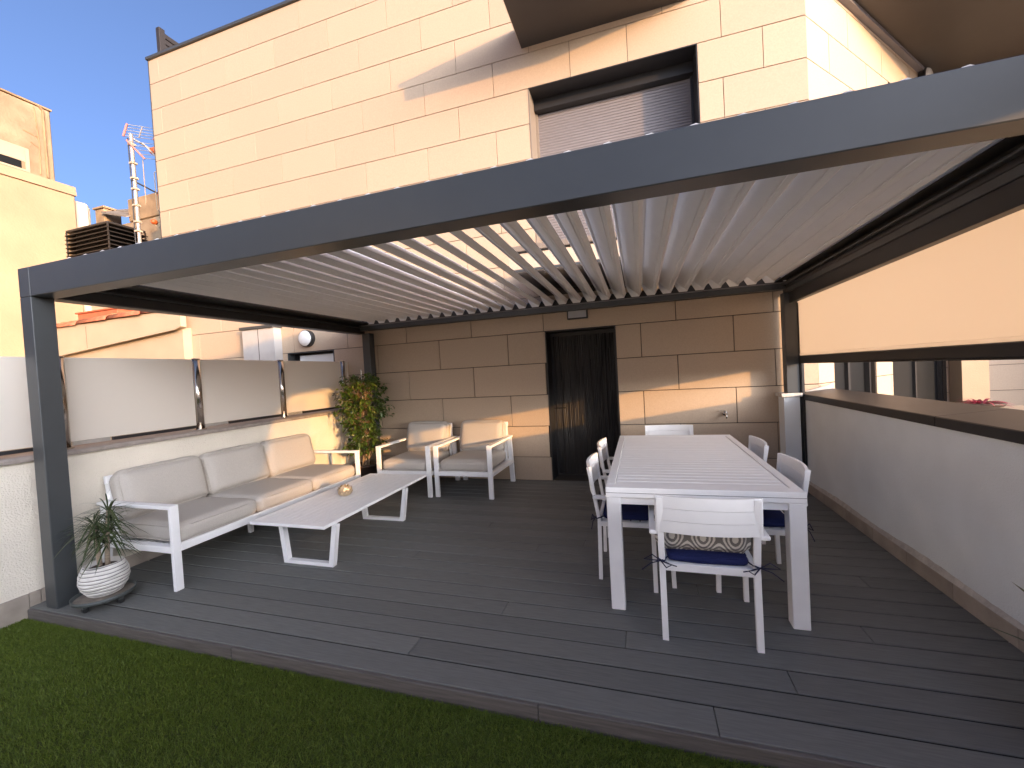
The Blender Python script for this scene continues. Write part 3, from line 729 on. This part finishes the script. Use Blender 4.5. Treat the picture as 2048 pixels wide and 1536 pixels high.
MB().bar((ax, ay, 7.02), (ax + .15, ay + .62, 6.82), .025, .025).build('boom', m_alu, an)
MB().box(ax + .03, ax + .20, ay + .30, ay + .55, 6.82, 6.96, .03).build('dipole_box', m_orange, an)
MB().bar((ax, ay - .06, 6.10), (ax + .12, ay + .55, 5.92), .025, .025).build('boom', m_anth, an)
MB().box(ax + .05, ax + .14, ay + .38, ay + .48, 5.92, 6.02, .02).build('dipole_box', m_orange, an)
el = MB().tube([(ax + .05, ay + .16, 5.65), (ax + .05, ay + .16, 6.62)], .008, 6)
el.tube([(ax + .1, ay + .34, 5.60), (ax + .1, ay + .34, 6.40), (ax + .1, ay + .37, 6.44), (ax + .1, ay + .42, 6.44), (ax + .1, ay + .44, 6.40), (ax + .1, ay + .44, 5.60), (ax + .1, ay + .41, 5.57), (ax + .1, ay + .37, 5.57), (ax + .1, ay + .34, 5.60)], .010, 6)
el.build('element', m_cream2, an)
MB().box(ax + .05, ax + .16, ay + .20, ay + .32, 5.24, 5.34, .03).build('dipole_box', m_orange, an)
el = MB()
for i in range(4): el.tube([(ax + .1, ay + .26, 5.3 - i * .02), (ax + .14, ay + .42, 5.34 - i * .06), (ax + .16, ay + .62, 5.33 - i * .07)], .006, 5)
el.build('element', m_cream2, an)

pf = thing('privacy_fence', 'dark slatted privacy fence on the roof edge of the panelled block', 'fence')
MB().box(-8.26, -8.17, .10, .20, ZTOP + .051, 8.26, .004).build('post', m_vent, pf)
for i in range(5):
    MB().box(-8.235, -8.195, .205, 3.2, 7.70 + i * .108, 7.70 + i * .108 + .088, .003).build('slat', m_vent, pf)

# ================================================================== NEXT DOOR ON THE RIGHT
ng = MB().box(2.05, 14, -12, 3.5, -.3, -.05).build('neighbour_terrace_floor', m_skirt); tag(ng, kind='structure')
nw = MB().box(8.5, 8.8, 1.45, 3.4, -.05, 2.35); tag(nw.build('shade_wall', m_cream2), 'unseen cream wall added to shade the far end of the terrace next door', 'wall')  # unseen wall, added to keep the sun off the end wall
# added unseen sun blocker, out of frame right: keeps low sun off the front beam
ss = thing('sun_blocker', 'unseen sheet added beside the terrace next door to block the low sun', 'sun blocker')
V = []; F = []; n = 24
for i in range(n + 1):
    t = i / n; y = -4.15 - 7.6 * t
    zl = float(np.interp(y, [-12, -6.5, -6.2, -5.75, -4.85, -4.15], [1.15, 1.25, 2.1, 2.45, 2.52, 2.50])); zu = 3.62 - .10 * math.sin(math.pi * t)
    for z in (zl, zu): V += [(2.96, y, z), (2.975, y, z)]
for i in range(n):
    b = i * 4; F += [(b, b + 2, b + 6, b + 4), (b + 1, b + 5, b + 7, b + 3), (b, b + 4, b + 5, b + 1), (b + 2, b + 3, b + 7, b + 6)]
F += [(0, 1, 3, 2), (n * 4, n * 4 + 2, n * 4 + 3, n * 4 + 1)]
MB().add(V, F).build('cloth', m_cream2, ss)  # blocker sheet, lower edge shaped by the shadow it has to cast
blocker_rod = MB().tube([(0, 0, -.05), (0, 0, 1.2), (.004, .003, 2.42)], .010, 6).mesh('blocker_rod', m_stem)  # rods added to soften the edge of the blocker's shadow
y = -5.55
while y > -6.6:
    inst(blocker_rod, 'blocker_rod', ss, (2.97 + random.uniform(-.01, .01), y, random.uniform(-.1, .05)))
    y -= float(np.interp(y, [-6.6, -5.55], [.023, .075]))
MB().tube([(2.99, -4.10, -.05), (2.99, -4.10, 3.7)], .03, 10).tube([(2.99, -11.8, -.05), (2.99, -11.8, 3.7)], .03, 10).build('mast', m_alu, ss)  # posts of the added sun blocker
pl = thing('planter_wall', 'low cream planter wall beyond the dark coping on the right', 'wall')
MB().box(2.95, 5.2, -.55, -.12, -.05, .90, .01).build('planter_body', m_cream2, pl)
br = thing('bromeliad', 'red leaved bromeliad in a dark bowl beyond the dark coping', 'plant', (3.2, -.30, .905))
MB().lathe([(.08, 0), (.15, .02), (.17, .05), (.16, .055), (.13, .04)], n=20).build('bowl', m_potb, br, True)
L = []
for i in range(46):
    a = random.uniform(0, 6.28); t = random.uniform(.3, 1.0)
    d = Vector((math.cos(a), math.sin(a), t)); L.append((Vector((math.cos(a) * .04, math.sin(a) * .04, .04)), d, Vector((0, 0, 1)), random.uniform(.12, .22), random.uniform(.02, .03), random.random()))
inst(leaves_mesh('leaves', L, m_red, .2, .5, 4), 'leaves', br)['kind'] = 'stuff'

# ================================================================== WALL FITTINGS
bl = thing('bulkhead_lamp', 'rectangular black framed wall lamp above the dark door', 'lamp', (-.752, 0, 2.235))
MB().box(-.135, .135, -.055, -.001, -.062, .062, .006).build('housing', m_black, bl)
MB().box(-.118, .118, -.060, -.0555, -.046, .046, .002).build('diffuser', m_lampg, bl)
def round_lamp(name, label, loc, rz, r):
    t = thing(name, label, 'lamp', loc, rz)
    a = MB().lathe([(r, 0), (r * 1.02, .01), (r * 1.02, .075), (r * .93, .085)], n=36).build('housing', m_black, t, True); a.rotation_euler = (R(90), 0, 0)
    b = MB().lathe([(r * .92, .086), (r * .80, .105), (r * .5, .118), (r * .1, .122)], n=36).build('diffuser', m_lampw, t, True); b.rotation_euler = (R(90), 0, 0)
    shade_auto(a); return t
round_lamp('round_lamp', 'round white bulkhead lamp above the side door left of the pergola', (-5.17, -.002, 2.262), 0, .135)
pt = WO + U * 3.75
round_lamp('round_lamp', 'round cream lamp high on the side wall under the brown overhang', (pt.x, pt.y - .01, 5.72), WROT, .19)
tp = thing('garden_tap', 'small chrome garden tap on the panelled wall behind the dining table', 'tap', (.965, 0, .872))
MB().tube([(0, -.001, 0), (0, -.012, 0)], .026, 16).tube([(0, -.01, 0), (0, -.075, 0)], .012, 12).tube([(0, -.06, .0), (0, -.085, -.008), (0, -.092, -.05)], .0105, 10).tube([(0, -.045, .0), (0, -.045, .035)], .009, 10).build('tap_body', m_chrome, tp, True)
MB().bar((.01, -.045, .036), (-.075, -.05, .042), .014, .006).build('lever', m_chrome, tp)

# ================================================================== LOUNGE FURNITURE
def lounge(name, label, w, d, n, zt, seatz, backz, group=None, midleg=False, cw=.06):
    """front faces -Y, centred in x; frame of flat white bars"""
    t = thing(name, label, 'sofa' if n > 1 else 'armchair', group=group)
    hw, hd = w / 2, d / 2; th = .028; zr0, zr1 = seatz
    for s_ in (-1, 1):
        xa, xb = (s_ * hw, s_ * (hw - cw))
        a = MB().box(xa, xb, -hd, -hd + th, 0, zt - .0005, .0025)
        a.box(xa, xb, -hd + th + .0005, hd - .02, zt - th, zt, .0025)
        a.prism([(hd - .10, zt - th - .0005), (hd - .065, zt - th - .0005), (hd, 0), (hd - .04, 0)], 'x', min(xa, xb), max(xa, xb))
        a.box(xa, xb, -hd + th + .0005, hd - .07, zr0, zr1 - .012, .0025)
        a.build('arm_frame', m_white, t)
    MB().box(-hw + cw + .0005, hw - cw - .0005, -hd, -hd + th, zr0, zr1, .0025).build('front_rail', m_white, t)
    b = MB().box(-hw + cw + .0005, hw - cw - .0005, hd - .10, hd - .072, zr0, zr1)
    for i in range(9): yq = -hd + .06 + i * (d - .2) / 9; b.box(-hw + cw + .0005, hw - cw - .0005, yq, yq + .04, zr0 + .01, zr0 + .026)
    b.build('seat_slats', m_white, t)
    bf = MB()
    for s_ in (-1, 1):
        bf.bar((s_ * (hw - cw - .03), hd - .10, zr0 + .01), (s_ * (hw - cw - .03), hd - .015, backz - .035), .03, .045, up=(0, 1, 0))
    for k, z in enumerate((backz - .05, backz - .17, backz - .29)):
        yq = hd - .10 + .085 * (z - zr0) / (backz - zr0); bf.box(-hw + cw + .002, hw - cw - .002, yq - .012, yq + .008, z - .035, z + .03, .002)
    bf.build('back_frame', m_white, t)
    if midleg: MB().box(-.02, .02, -.02 + .12, .02 + .12, 0, zr0 - .0005, .002).build('leg', m_white, t)
    iw = w - 2 * cw - .012; cwid = iw / n
    for i in range(n):
        xc = -iw / 2 + cwid * (i + .5)
        hS = .145
        sc_ = cushion(cwid - .004, d - .13, hS, .05, .016, seed=i + n * 7, wrinkle=.0025).build('seat_cushion', m_cush, t, True)
        sc_.location = (xc, -.055, zr1 - .012 + hS / 2)
        zc0 = zr1 + .125
        hB = backz + .012 - zc0
        bw = cwid - (.004 if n > 1 else .02)
        bc = cushion(bw, hB, .15, .055, .035, seed=40 + i + n * 5, wrinkle=.0035).build('back_cushion', m_cush, t, True)
        bc.location = (xc + random.uniform(-.004, .004), hd - .155, zc0 + hB / 2)
        bc.rotation_euler = (R(90 - 13), R(random.uniform(-.8, .8)), 0)
    return t
so_ = lounge('sofa', 'three seat white framed sofa with grey cushions against the left wall', 2.20, .86, 3, .65, (.29, .35), .865, midleg=True)
so_.location = (-3.84, -2.276, 0); so_.rotation_euler = (0, 0, R(90))
ac = lounge('armchair', 'left of two white framed grey armchairs, right beside the leafy ficus', .785, .86, 1, .65, (.27, .33), .855, group='grey cushioned armchairs by the wall')
ac.location = (-2.955, -.50, 0)
ac2 = copy_tree(ac); ac2['label'] = 'right of two white framed grey armchairs, nearest the dark door'
ac2.location = (-2.128, -.478, 0); ac2.rotation_euler = (0, 0, R(-1.2))

ct = thing('coffee_table', 'long low white slatted coffee table in front of the sofa', 'coffee table', (-2.825, -2.08, 0))
hx, hy = .385, .825
tf = MB().box(-hx, hx, -hy, -hy + .07, .352, .378, .003).box(-hx, hx, hy - .07, hy, .352, .378, .003).box(-hx, -hx + .045, -hy + .0705, hy - .0705, .352, .378, .003).box(hx - .045, hx, -hy + .0705, hy - .0705, .352, .378, .003)
tf.build('top_frame', m_white, ct)
ns = 10; sw = (2 * hx - .09) / ns
for i in range(ns):
    x0 = -hx + .045 + i * sw
    MB().box(x0 + .004, x0 + sw - .004, -hy + .0715, hy - .0715, .356, .3765, .002).build('slat', m_white, ct)
for yq in (-.70, .355):
    lg = MB(); wl_ = .028; dp = .045
    zt = .3515
    pts = [(-.288, zt), (-.288 + wl_ * 1.1, zt), (-.150 - .03 + wl_, .03), (.225 + .0, .03), (.335 - wl_, zt), (.335, zt), (.262, 0), (-.172 - .03, 0)]
    # open trapezoid: build as three bars
    lg.prism([(-.190, zt), (-.145, zt), (-.108, .029), (-.150, 0)], 'y', yq - dp / 2, yq + dp / 2)
    lg.prism([(-.150, 0), (-.108, .0285), (.315, .0285), (.355, 0)], 'y', yq - dp / 2, yq + dp / 2)
    lg.prism([(.355, 0), (.315, .029), (.370, zt), (.413, zt)], 'y', yq - dp / 2, yq + dp / 2)
    lg.build('leg_frame', m_white, ct)
# artichoke ornament
ao = thing('artichoke_ornament', 'small golden artichoke ornament on the white coffee table', 'ornament', (-2.865, -2.13, .3785))
MB().lathe([(.028, 0), (.046, .012), (.055, .035), (.052, .06), (.040, .08), (.02, .085)], n=24).build('core', m_gold, ao, True)
for ring, (zz, rr, nn, ln, tilt) in enumerate(((.006, .036, 9, .055, .75), (.026, .050, 9, .055, .35), (.046, .052, 8, .052, .05), (.062, .042, 7, .046, -.2))):
    for k in range(nn):
        a = 2 * math.pi * (k + .5 * (ring % 2)) / nn
        mb = MB(); V = []; F = []
        for i in range(5):
            t = i / 4; wv = .022 * [.75, 1, .95, .6, .02][i]; y = -.006 * math.sin(t * 3.1) - .004
            for j in (-1, 0, 1): V.append((j * wv, y + .006 * j * j, ln * t)); 
        for i in range(4):
            for j in range(2): b = i * 3 + j; F.append((b, b + 1, b + 4, b + 3))
        o = mb.add(V, F).build('petal', m_gold, ao, True)
        o.rotation_euler = (R(0) + tilt * .9, 0, a + math.pi / 2); o.location = (math.cos(a) * rr, math.sin(a) * rr, zz)

# ================================================================== DINING SET
dt = thing('dining_table', 'white slatted dining table on square legs set for six', 'dining table', (.300, -1.953, 0))
hx, hy = .537, 1.003; zt = .768
MB().box(-hx, hx, -hy, -hy + .085, zt - .062, zt, .003).box(-hx, hx, hy - .085, hy, zt - .062, zt, .003).box(-hx, -hx + .055, -hy + .0855, hy - .0855, zt - .062, zt, .003).box(hx - .055, hx, -hy + .0855, hy - .0855, zt - .062, zt, .003).build('top_frame', m_white, dt)
MB().box(-hx + .002, hx - .002, -hy - .0012, -hy - .0002, zt - .034, zt - .031).build('frame_seam', m_shutter, dt)
ns = 24; sw = (2 * hy - .171) / ns
sm = MB().box(-hx + .057, hx - .057, -sw / 2 + .0042, sw / 2 - .0042, zt - .03, zt - .003, .003).mesh('slat', m_white)
for i in range(ns): inst(sm, 'slat', dt, (0, -hy + .0855 + sw * (i + .5), 0))
MB().box(-hx + .02, hx - .02, -hy + .02, -hy + .05, zt - .108, zt - .0625, .002).box(-hx + .02, hx - .02, hy - .05, hy - .02, zt - .108, zt - .0625, .002).box(-hx + .02, -hx + .05, -hy + .0505, hy - .0505, zt - .108, zt - .0625, .002).box(hx - .05, hx - .02, -hy + .0505, hy - .0505, zt - .108, zt - .0625, .002).build('apron', m_white, dt)
for sx in (-1, 1):
    for sy in (-1, 1):
        xa, ya = sx * (hx - .003), sy * (hy - .003)
        MB().box(xa, xa - sx * .085, ya, ya - sy * .085, 0, zt - .0625, .004).build('leg', m_white, dt)

def dining_chair():
    """faces +Y"""
    t = thing('dining_chair', 'x', 'chair', group='white dining chairs around the table')
    lw_, hw, yb, yf = .03, .245, -.265, .255
    for s_ in (-1, 1):
        b = MB(); b.bar((s_ * (hw - .015), yb + .015, 0), (s_ * (hw - .015), yb + .025, .42), .032, .026, up=(0, 1, 0)); b.bar((s_ * (hw - .015), yb + .0255, .4205), (s_ * (hw - .012), yb - .035, .805), .032, .024, up=(0, 1, 0))
        b.build('leg', m_white, t)
        MB().bar((s_ * (hw + .022), yf - .015, 0), (s_ * (hw + .022), yf - .03, .588), .028, .028, up=(0, 1, 0)).build('leg', m_white, t)
        a = MB().box(s_ * (hw + .001), s_ * (hw + .046), yb - .01, yf, .589, .612, .005); a.build('armrest', m_white, t)
    MB().box(-hw + .031, hw - .031, yb + .012, yb + .036, .385, .425, .002).box(-hw, -hw + .03, yb + .0365, yf - .03, .385, .42, .002).box(hw - .03, hw, yb + .0365, yf - .03, .385, .42, .002).box(-hw - .008, hw + .008, yf - .0295, yf - .002, .385, .42, .002).build('seat_frame', m_white, t)
    for i in range(7): MB().box(-hw + .0305, hw - .0305, yb + .05 + i * .064, yb + .05 + i * .064 + .055, .405, .418, .002).build('seat_slat', m_white, t)
    for k in range(3):
        z0 = .610 + k * .0675; n = 14; V = []; F = []
        for i in range(n + 1):
            u = -1 + 2 * i / n; x = u * .2575; sag = .040 * (1 - u * u)
            for z in (z0, z0 + .0655):
                lean = -.035 * (z - .42) / .385 - .004
                yc = yb + .018 + lean - sag
                V += [(x, yc - .009, z), (x, yc + .009, z)]
        for i in range(n):
            b = i * 4
            F += [(b, b + 4, b + 6, b + 2), (b + 1, b + 3, b + 7, b + 5), (b, b + 1, b + 5, b + 4), (b + 2, b + 6, b + 7, b + 3)]
        F += [(0, 2, 3, 1), (n * 4, n * 4 + 1, n * 4 + 3, n * 4 + 2)]
        o = MB().add(V, F).build('back_slat', m_white, t); shade_auto(o, 40)
    pad = cushion(.40, .43, .042, .018, .010, seed=3, n=14, wrinkle=.003).build('seat_pad', m_navy, t, True); pad.location = (0, .0, .442)
    for s_ in (-1, 1):
        ties = MB()
        c = Vector((s_ * (hw - .012), yb + .0, .445))
        ties.tube([(s_ * .19, yb + .075, .445), (s_ * .215, yb + .03, .44), c], .004, 5)
        pts = [(c.x + .019 * math.cos(q), yb + .02 + .021 * math.sin(q), .445 + .004 * math.sin(2 * q)) for q in np.linspace(0, 6.28, 13)]
        ties.tube(pts, .0045, 5, caps=False)
        c2 = Vector((c.x + s_ * .005, yb - .006, .445))
        for (dx, dz, ln) in ((s_ * .085, .018, 1), (s_ * -.055, -.02, 1)):
            ties.tube([c2, c2 + Vector((dx * .5, -.012, dz + .018)), c2 + Vector((dx, -.016, dz * .6)), c2 + Vector((dx * .5, -.01, dz - .012)), c2], .0035, 5)
        ties.tube([c2, c2 + Vector((s_ * .05, -.01, -.012)), c2 + Vector((s_ * .10, -.016, -.05))], .003, 5)
        ties.tube([c2, c2 + Vector((-s_ * .03, -.012, -.006)), c2 + Vector((-s_ * .08, -.016, -.018))], .003, 5)
        ties.build('tie_cord', m_cord, t, True)
    return t
proto = dining_chair()
spots = [((.302, -2.935), 0, 'nearest white dining chair at the front table end, grey patterned pillow showing through its back'),
         ((-.085, -2.345), -90, 'white dining chair on the left long side of the table, nearer the camera'),
         ((-.075, -1.60), -90, 'white dining chair on the left long side of the table, nearer the dark door'),
         ((.665, -2.345), 90, 'white dining chair on the right long side of the table, nearer the camera'),
         ((.655, -1.53), 90, 'white dining chair on the right long side of the table, nearer the tap'),
         ((.290, -.80), 180, 'white dining chair at the far table end, only its top slat showing')]
for i, ((x, y), a, lab) in enumerate(spots):
    o = proto if i == 0 else copy_tree(proto)
    o.location = (x, y, 0); o.rotation_euler = (0, 0, R(a + (0.6 if i % 2 else -.5))); o['label'] = lab
pil = cushion(.47, .25, .10, .048, .03, seed=9, n=18, wrinkle=.002, pipe=False)
pv = MB(); pv.v = [(x, -z, y) for x, y, z in pil.v]; pv.f = pil.f; pv.mi = pil.mi
po = pv.build('throw_pillow', m_ikat, None, True); po.location = (.286, -3.055, .590); po.rotation_euler = (R(-4), R(1.0), 0)
tag(po, 'grey and cream ogee patterned pillow leaning in the nearest dining chair', 'pillow')

# ================================================================== PLANTS
# ficus
fi = thing('ficus_plant', 'bushy glossy ficus in a brown planter in the corner by the sofa', 'plant', (-3.84, -.50, 0))
MB().lathe([(.13, 0), (.15, .02), (.175, .29), (.19, .295), (.19, .325), (.172, .325), (.165, .28), (.02, .275)], n=32).build('planter', m_potb, fi, True)
MB().lathe([(.164, .27), (.10, .285), (.01, .287)], n=24).build('soil', m_soil, fi)
stems = []
for k in range(5):
    a0 = k * 1.3; pts = []
    for i in range(13):
        t = i / 12; z = .27 + t * 1.22; rr = .035 + .03 * t + .02 * math.sin(5 * t + k)
        pts.append(Vector((rr * math.cos(a0 + t * 5), rr * math.sin(a0 + t * 5), z)))
    stems.append(pts)
    MB().tube(pts, [.017 * (1 - .75 * i / 12) for i in range(13)], 7).build('stem', m_ficstem, fi, True)
L = []; tw = MB()
def prof_r(z):     # crown radius by height
    return float(np.interp(z, [.45, .55, .66, .78, .88, 1.0, 1.15, 1.30, 1.45, 1.55, 1.62], [.16, .25, .30, .24, .30, .38, .38, .38, .34, .25, .12]))
for i in range(290):
    z = random.uniform(.50, 1.60); a = random.uniform(0, 6.283); rr = prof_r(z) * random.uniform(.25, 1.0) ** .6
    if random.random() < .25: rr *= 1.12
    st = stems[i % 5]; zi = min(12, max(0, int((z - .12 - .27) / 1.22 * 12))); p0 = st[zi]
    tip = Vector((rr * math.cos(a), rr * math.sin(a), z)); mid = p0.lerp(tip, .55) + Vector((0, 0, .05))
    tw.tube([p0, mid, tip], [.0028, .0022, .0012], 4, caps=False)
    for j in range(random.randint(8, 12)):
        t = random.uniform(.35, 1.05); p = mid.lerp(tip, (t - .35) / .65) if t > .35 else mid
        p = p + rv(.018)
        d = (tip - p0).normalized() * .6 + rv(.45) + Vector((0, 0, -.35))
        L.append((p, d, Vector((0, 0, 1)) + rv(.5), random.uniform(.045, .075), random.uniform(.022, .034), min(1, max(0, random.gauss(.42, .24)))))
tw.build('twig', m_ficstem, fi)['kind'] = 'stuff'
inst(leaves_mesh('foliage', L, m_leaf, .25, .35), 'foliage', fi)['kind'] = 'stuff'
MB().tube([(.02, .0, 1.2), (.02, .0, 1.68)], .006, 6).build('support_stake', m_alu, fi)

# dracaena in the striped pot on a wheeled caddy
PC = (-3.80, -3.60)
cdv = thing('plant_caddy', 'round grey wheeled plant caddy under the striped pot', 'plant caddy', (PC[0], PC[1], 0))
MB().lathe([(.155, .052), (.172, .058), (.178, .084), (.171, .085), (.165, .066), (.02, .064)], n=40).build('tray', m_caddy, cdv, True)
MB().lathe([(.163, .0665), (.01, .0668)], n=40).build('tray_inside', m_caddyin, cdv)
for k in range(4):
    a = R(-80 + 90 * k); o = MB().box(-.012, .012, -.016, .016, .03, .052).build('caster', m_caddy, cdv); o.location = (.128 * math.cos(a), .128 * math.sin(a), 0)
    MB().tube([(-.011, 0, .019), (.011, 0, .019)], .019, 14).build('wheel', m_black, o)
dp = thing('dracaena_plant', 'spiky dracaena in a white and grey striped pot by the front post', 'plant', (PC[0] - .005, PC[1] + .01, .067))
prof = []; mis = []
key_z = [0, .02, .06, .11, .16, .20, .225]; key_r = [.076, .098, .124, .138, .134, .120, .108]
z = 0.0; prof.append((.07, 0.0)); mis.append(0)
for b in range(9):
    zz0 = .004 + b * .0245
    for (q, dr, mi_) in ((0, 0, 0), (.004, .0035, 0), (.0145, .0035, 0), (.0185, -.0015, 1)):
        zq = zz0 + q; prof.append((float(np.interp(zq, key_z, key_r)) + dr, zq)); mis.append(mi_)
prof += [(.110, .226), (.103, .228), (.098, .20), (.02, .19)]; mis += [0, 0, 0, 0]
ph = [random.uniform(0, 6.28) for _ in range(60)]
pot = MB().lathe(prof, n=44, mi=mis, wob=lambda i, t: (.0022 * math.sin(2 * t + ph[i // 4]) + .0012 * math.sin(5 * t + ph[i // 4 + 20])) if 1 < i < len(prof) - 4 else 0)
shade_auto(pot.build('pot', [m_potw, m_potg], dp), 50)
MB().lathe([(.0985, .196), (.06, .203), (.01, .205)], n=24).build('soil', m_soil, dp)
L = []
for (bx, by, h, lean, nl) in ((-.015, -.012, .31, (-.03, .0), 95), (.022, .012, .25, (.045, -.01), 85), (-.012, .03, .39, (.0, .03), 70)):
    top = Vector((bx + lean[0], by + lean[1], .20 + h))
    MB().tube([(bx, by, .19), (bx + lean[0] * .4, by + lean[1] * .3, .20 + h * .5), top], [.016, .014, .012], 9).build('stem', m_stem, dp, True)
    for i in range(nl):
        a = random.uniform(0, 6.283); e = random.uniform(-.7, 1.4)
        d = Vector((math.cos(a), math.sin(a), e)); p = top + Vector((math.cos(a) * .008, math.sin(a) * .008, random.uniform(-.10, .03)))
        L.append((p, d, Vector((0, 0, 1)), random.uniform(.14, .25), random.uniform(.009, .014), min(1, max(0, random.gauss(.4, .22)))))
inst(leaves_mesh('leaves', L, m_drac, .35, .42, 5), 'leaves', dp)['kind'] = 'stuff'

# palm whose leaf tips reach into the right edge
pm_ = thing('palm_plant', 'potted palm at the right edge with only its leaf tips in view', 'plant', (1.50, -3.60, 0))
MB().lathe([(.12, 0), (.15, .02), (.18, .26), (.17, .265), (.15, .24), (.02, .235)], n=28).build('pot', m_potb, pm_, True)
L = []
for (dx, dy, z0, ez, ln) in ((.02, .30, .34, .10, .50), (-.05, .36, .30, -.02, .52), (.06, .30, .78, .15, .42), (.3, .1, .6, .6, .6), (.2, -.3, .5, .5, .6), (-.1, -.4, .6, .4, .6), (.1, .1, .8, 1.0, .6), (.0, -.2, .8, .9, .6)):
    L.append((Vector((.03, .0, z0)), Vector((dx, dy, ez)), Vector((0, 0, 1)), ln, .022, random.uniform(.5, .9)))
inst(leaves_mesh('leaves', L, m_drac, .3, .12, 6), 'leaves', pm_)['kind'] = 'stuff'
MB().tube([(0, 0, .23), (.02, 0, .55), (.03, 0, .82)], [.03, .024, .016], 8).build('stem', m_stem, pm_, True)
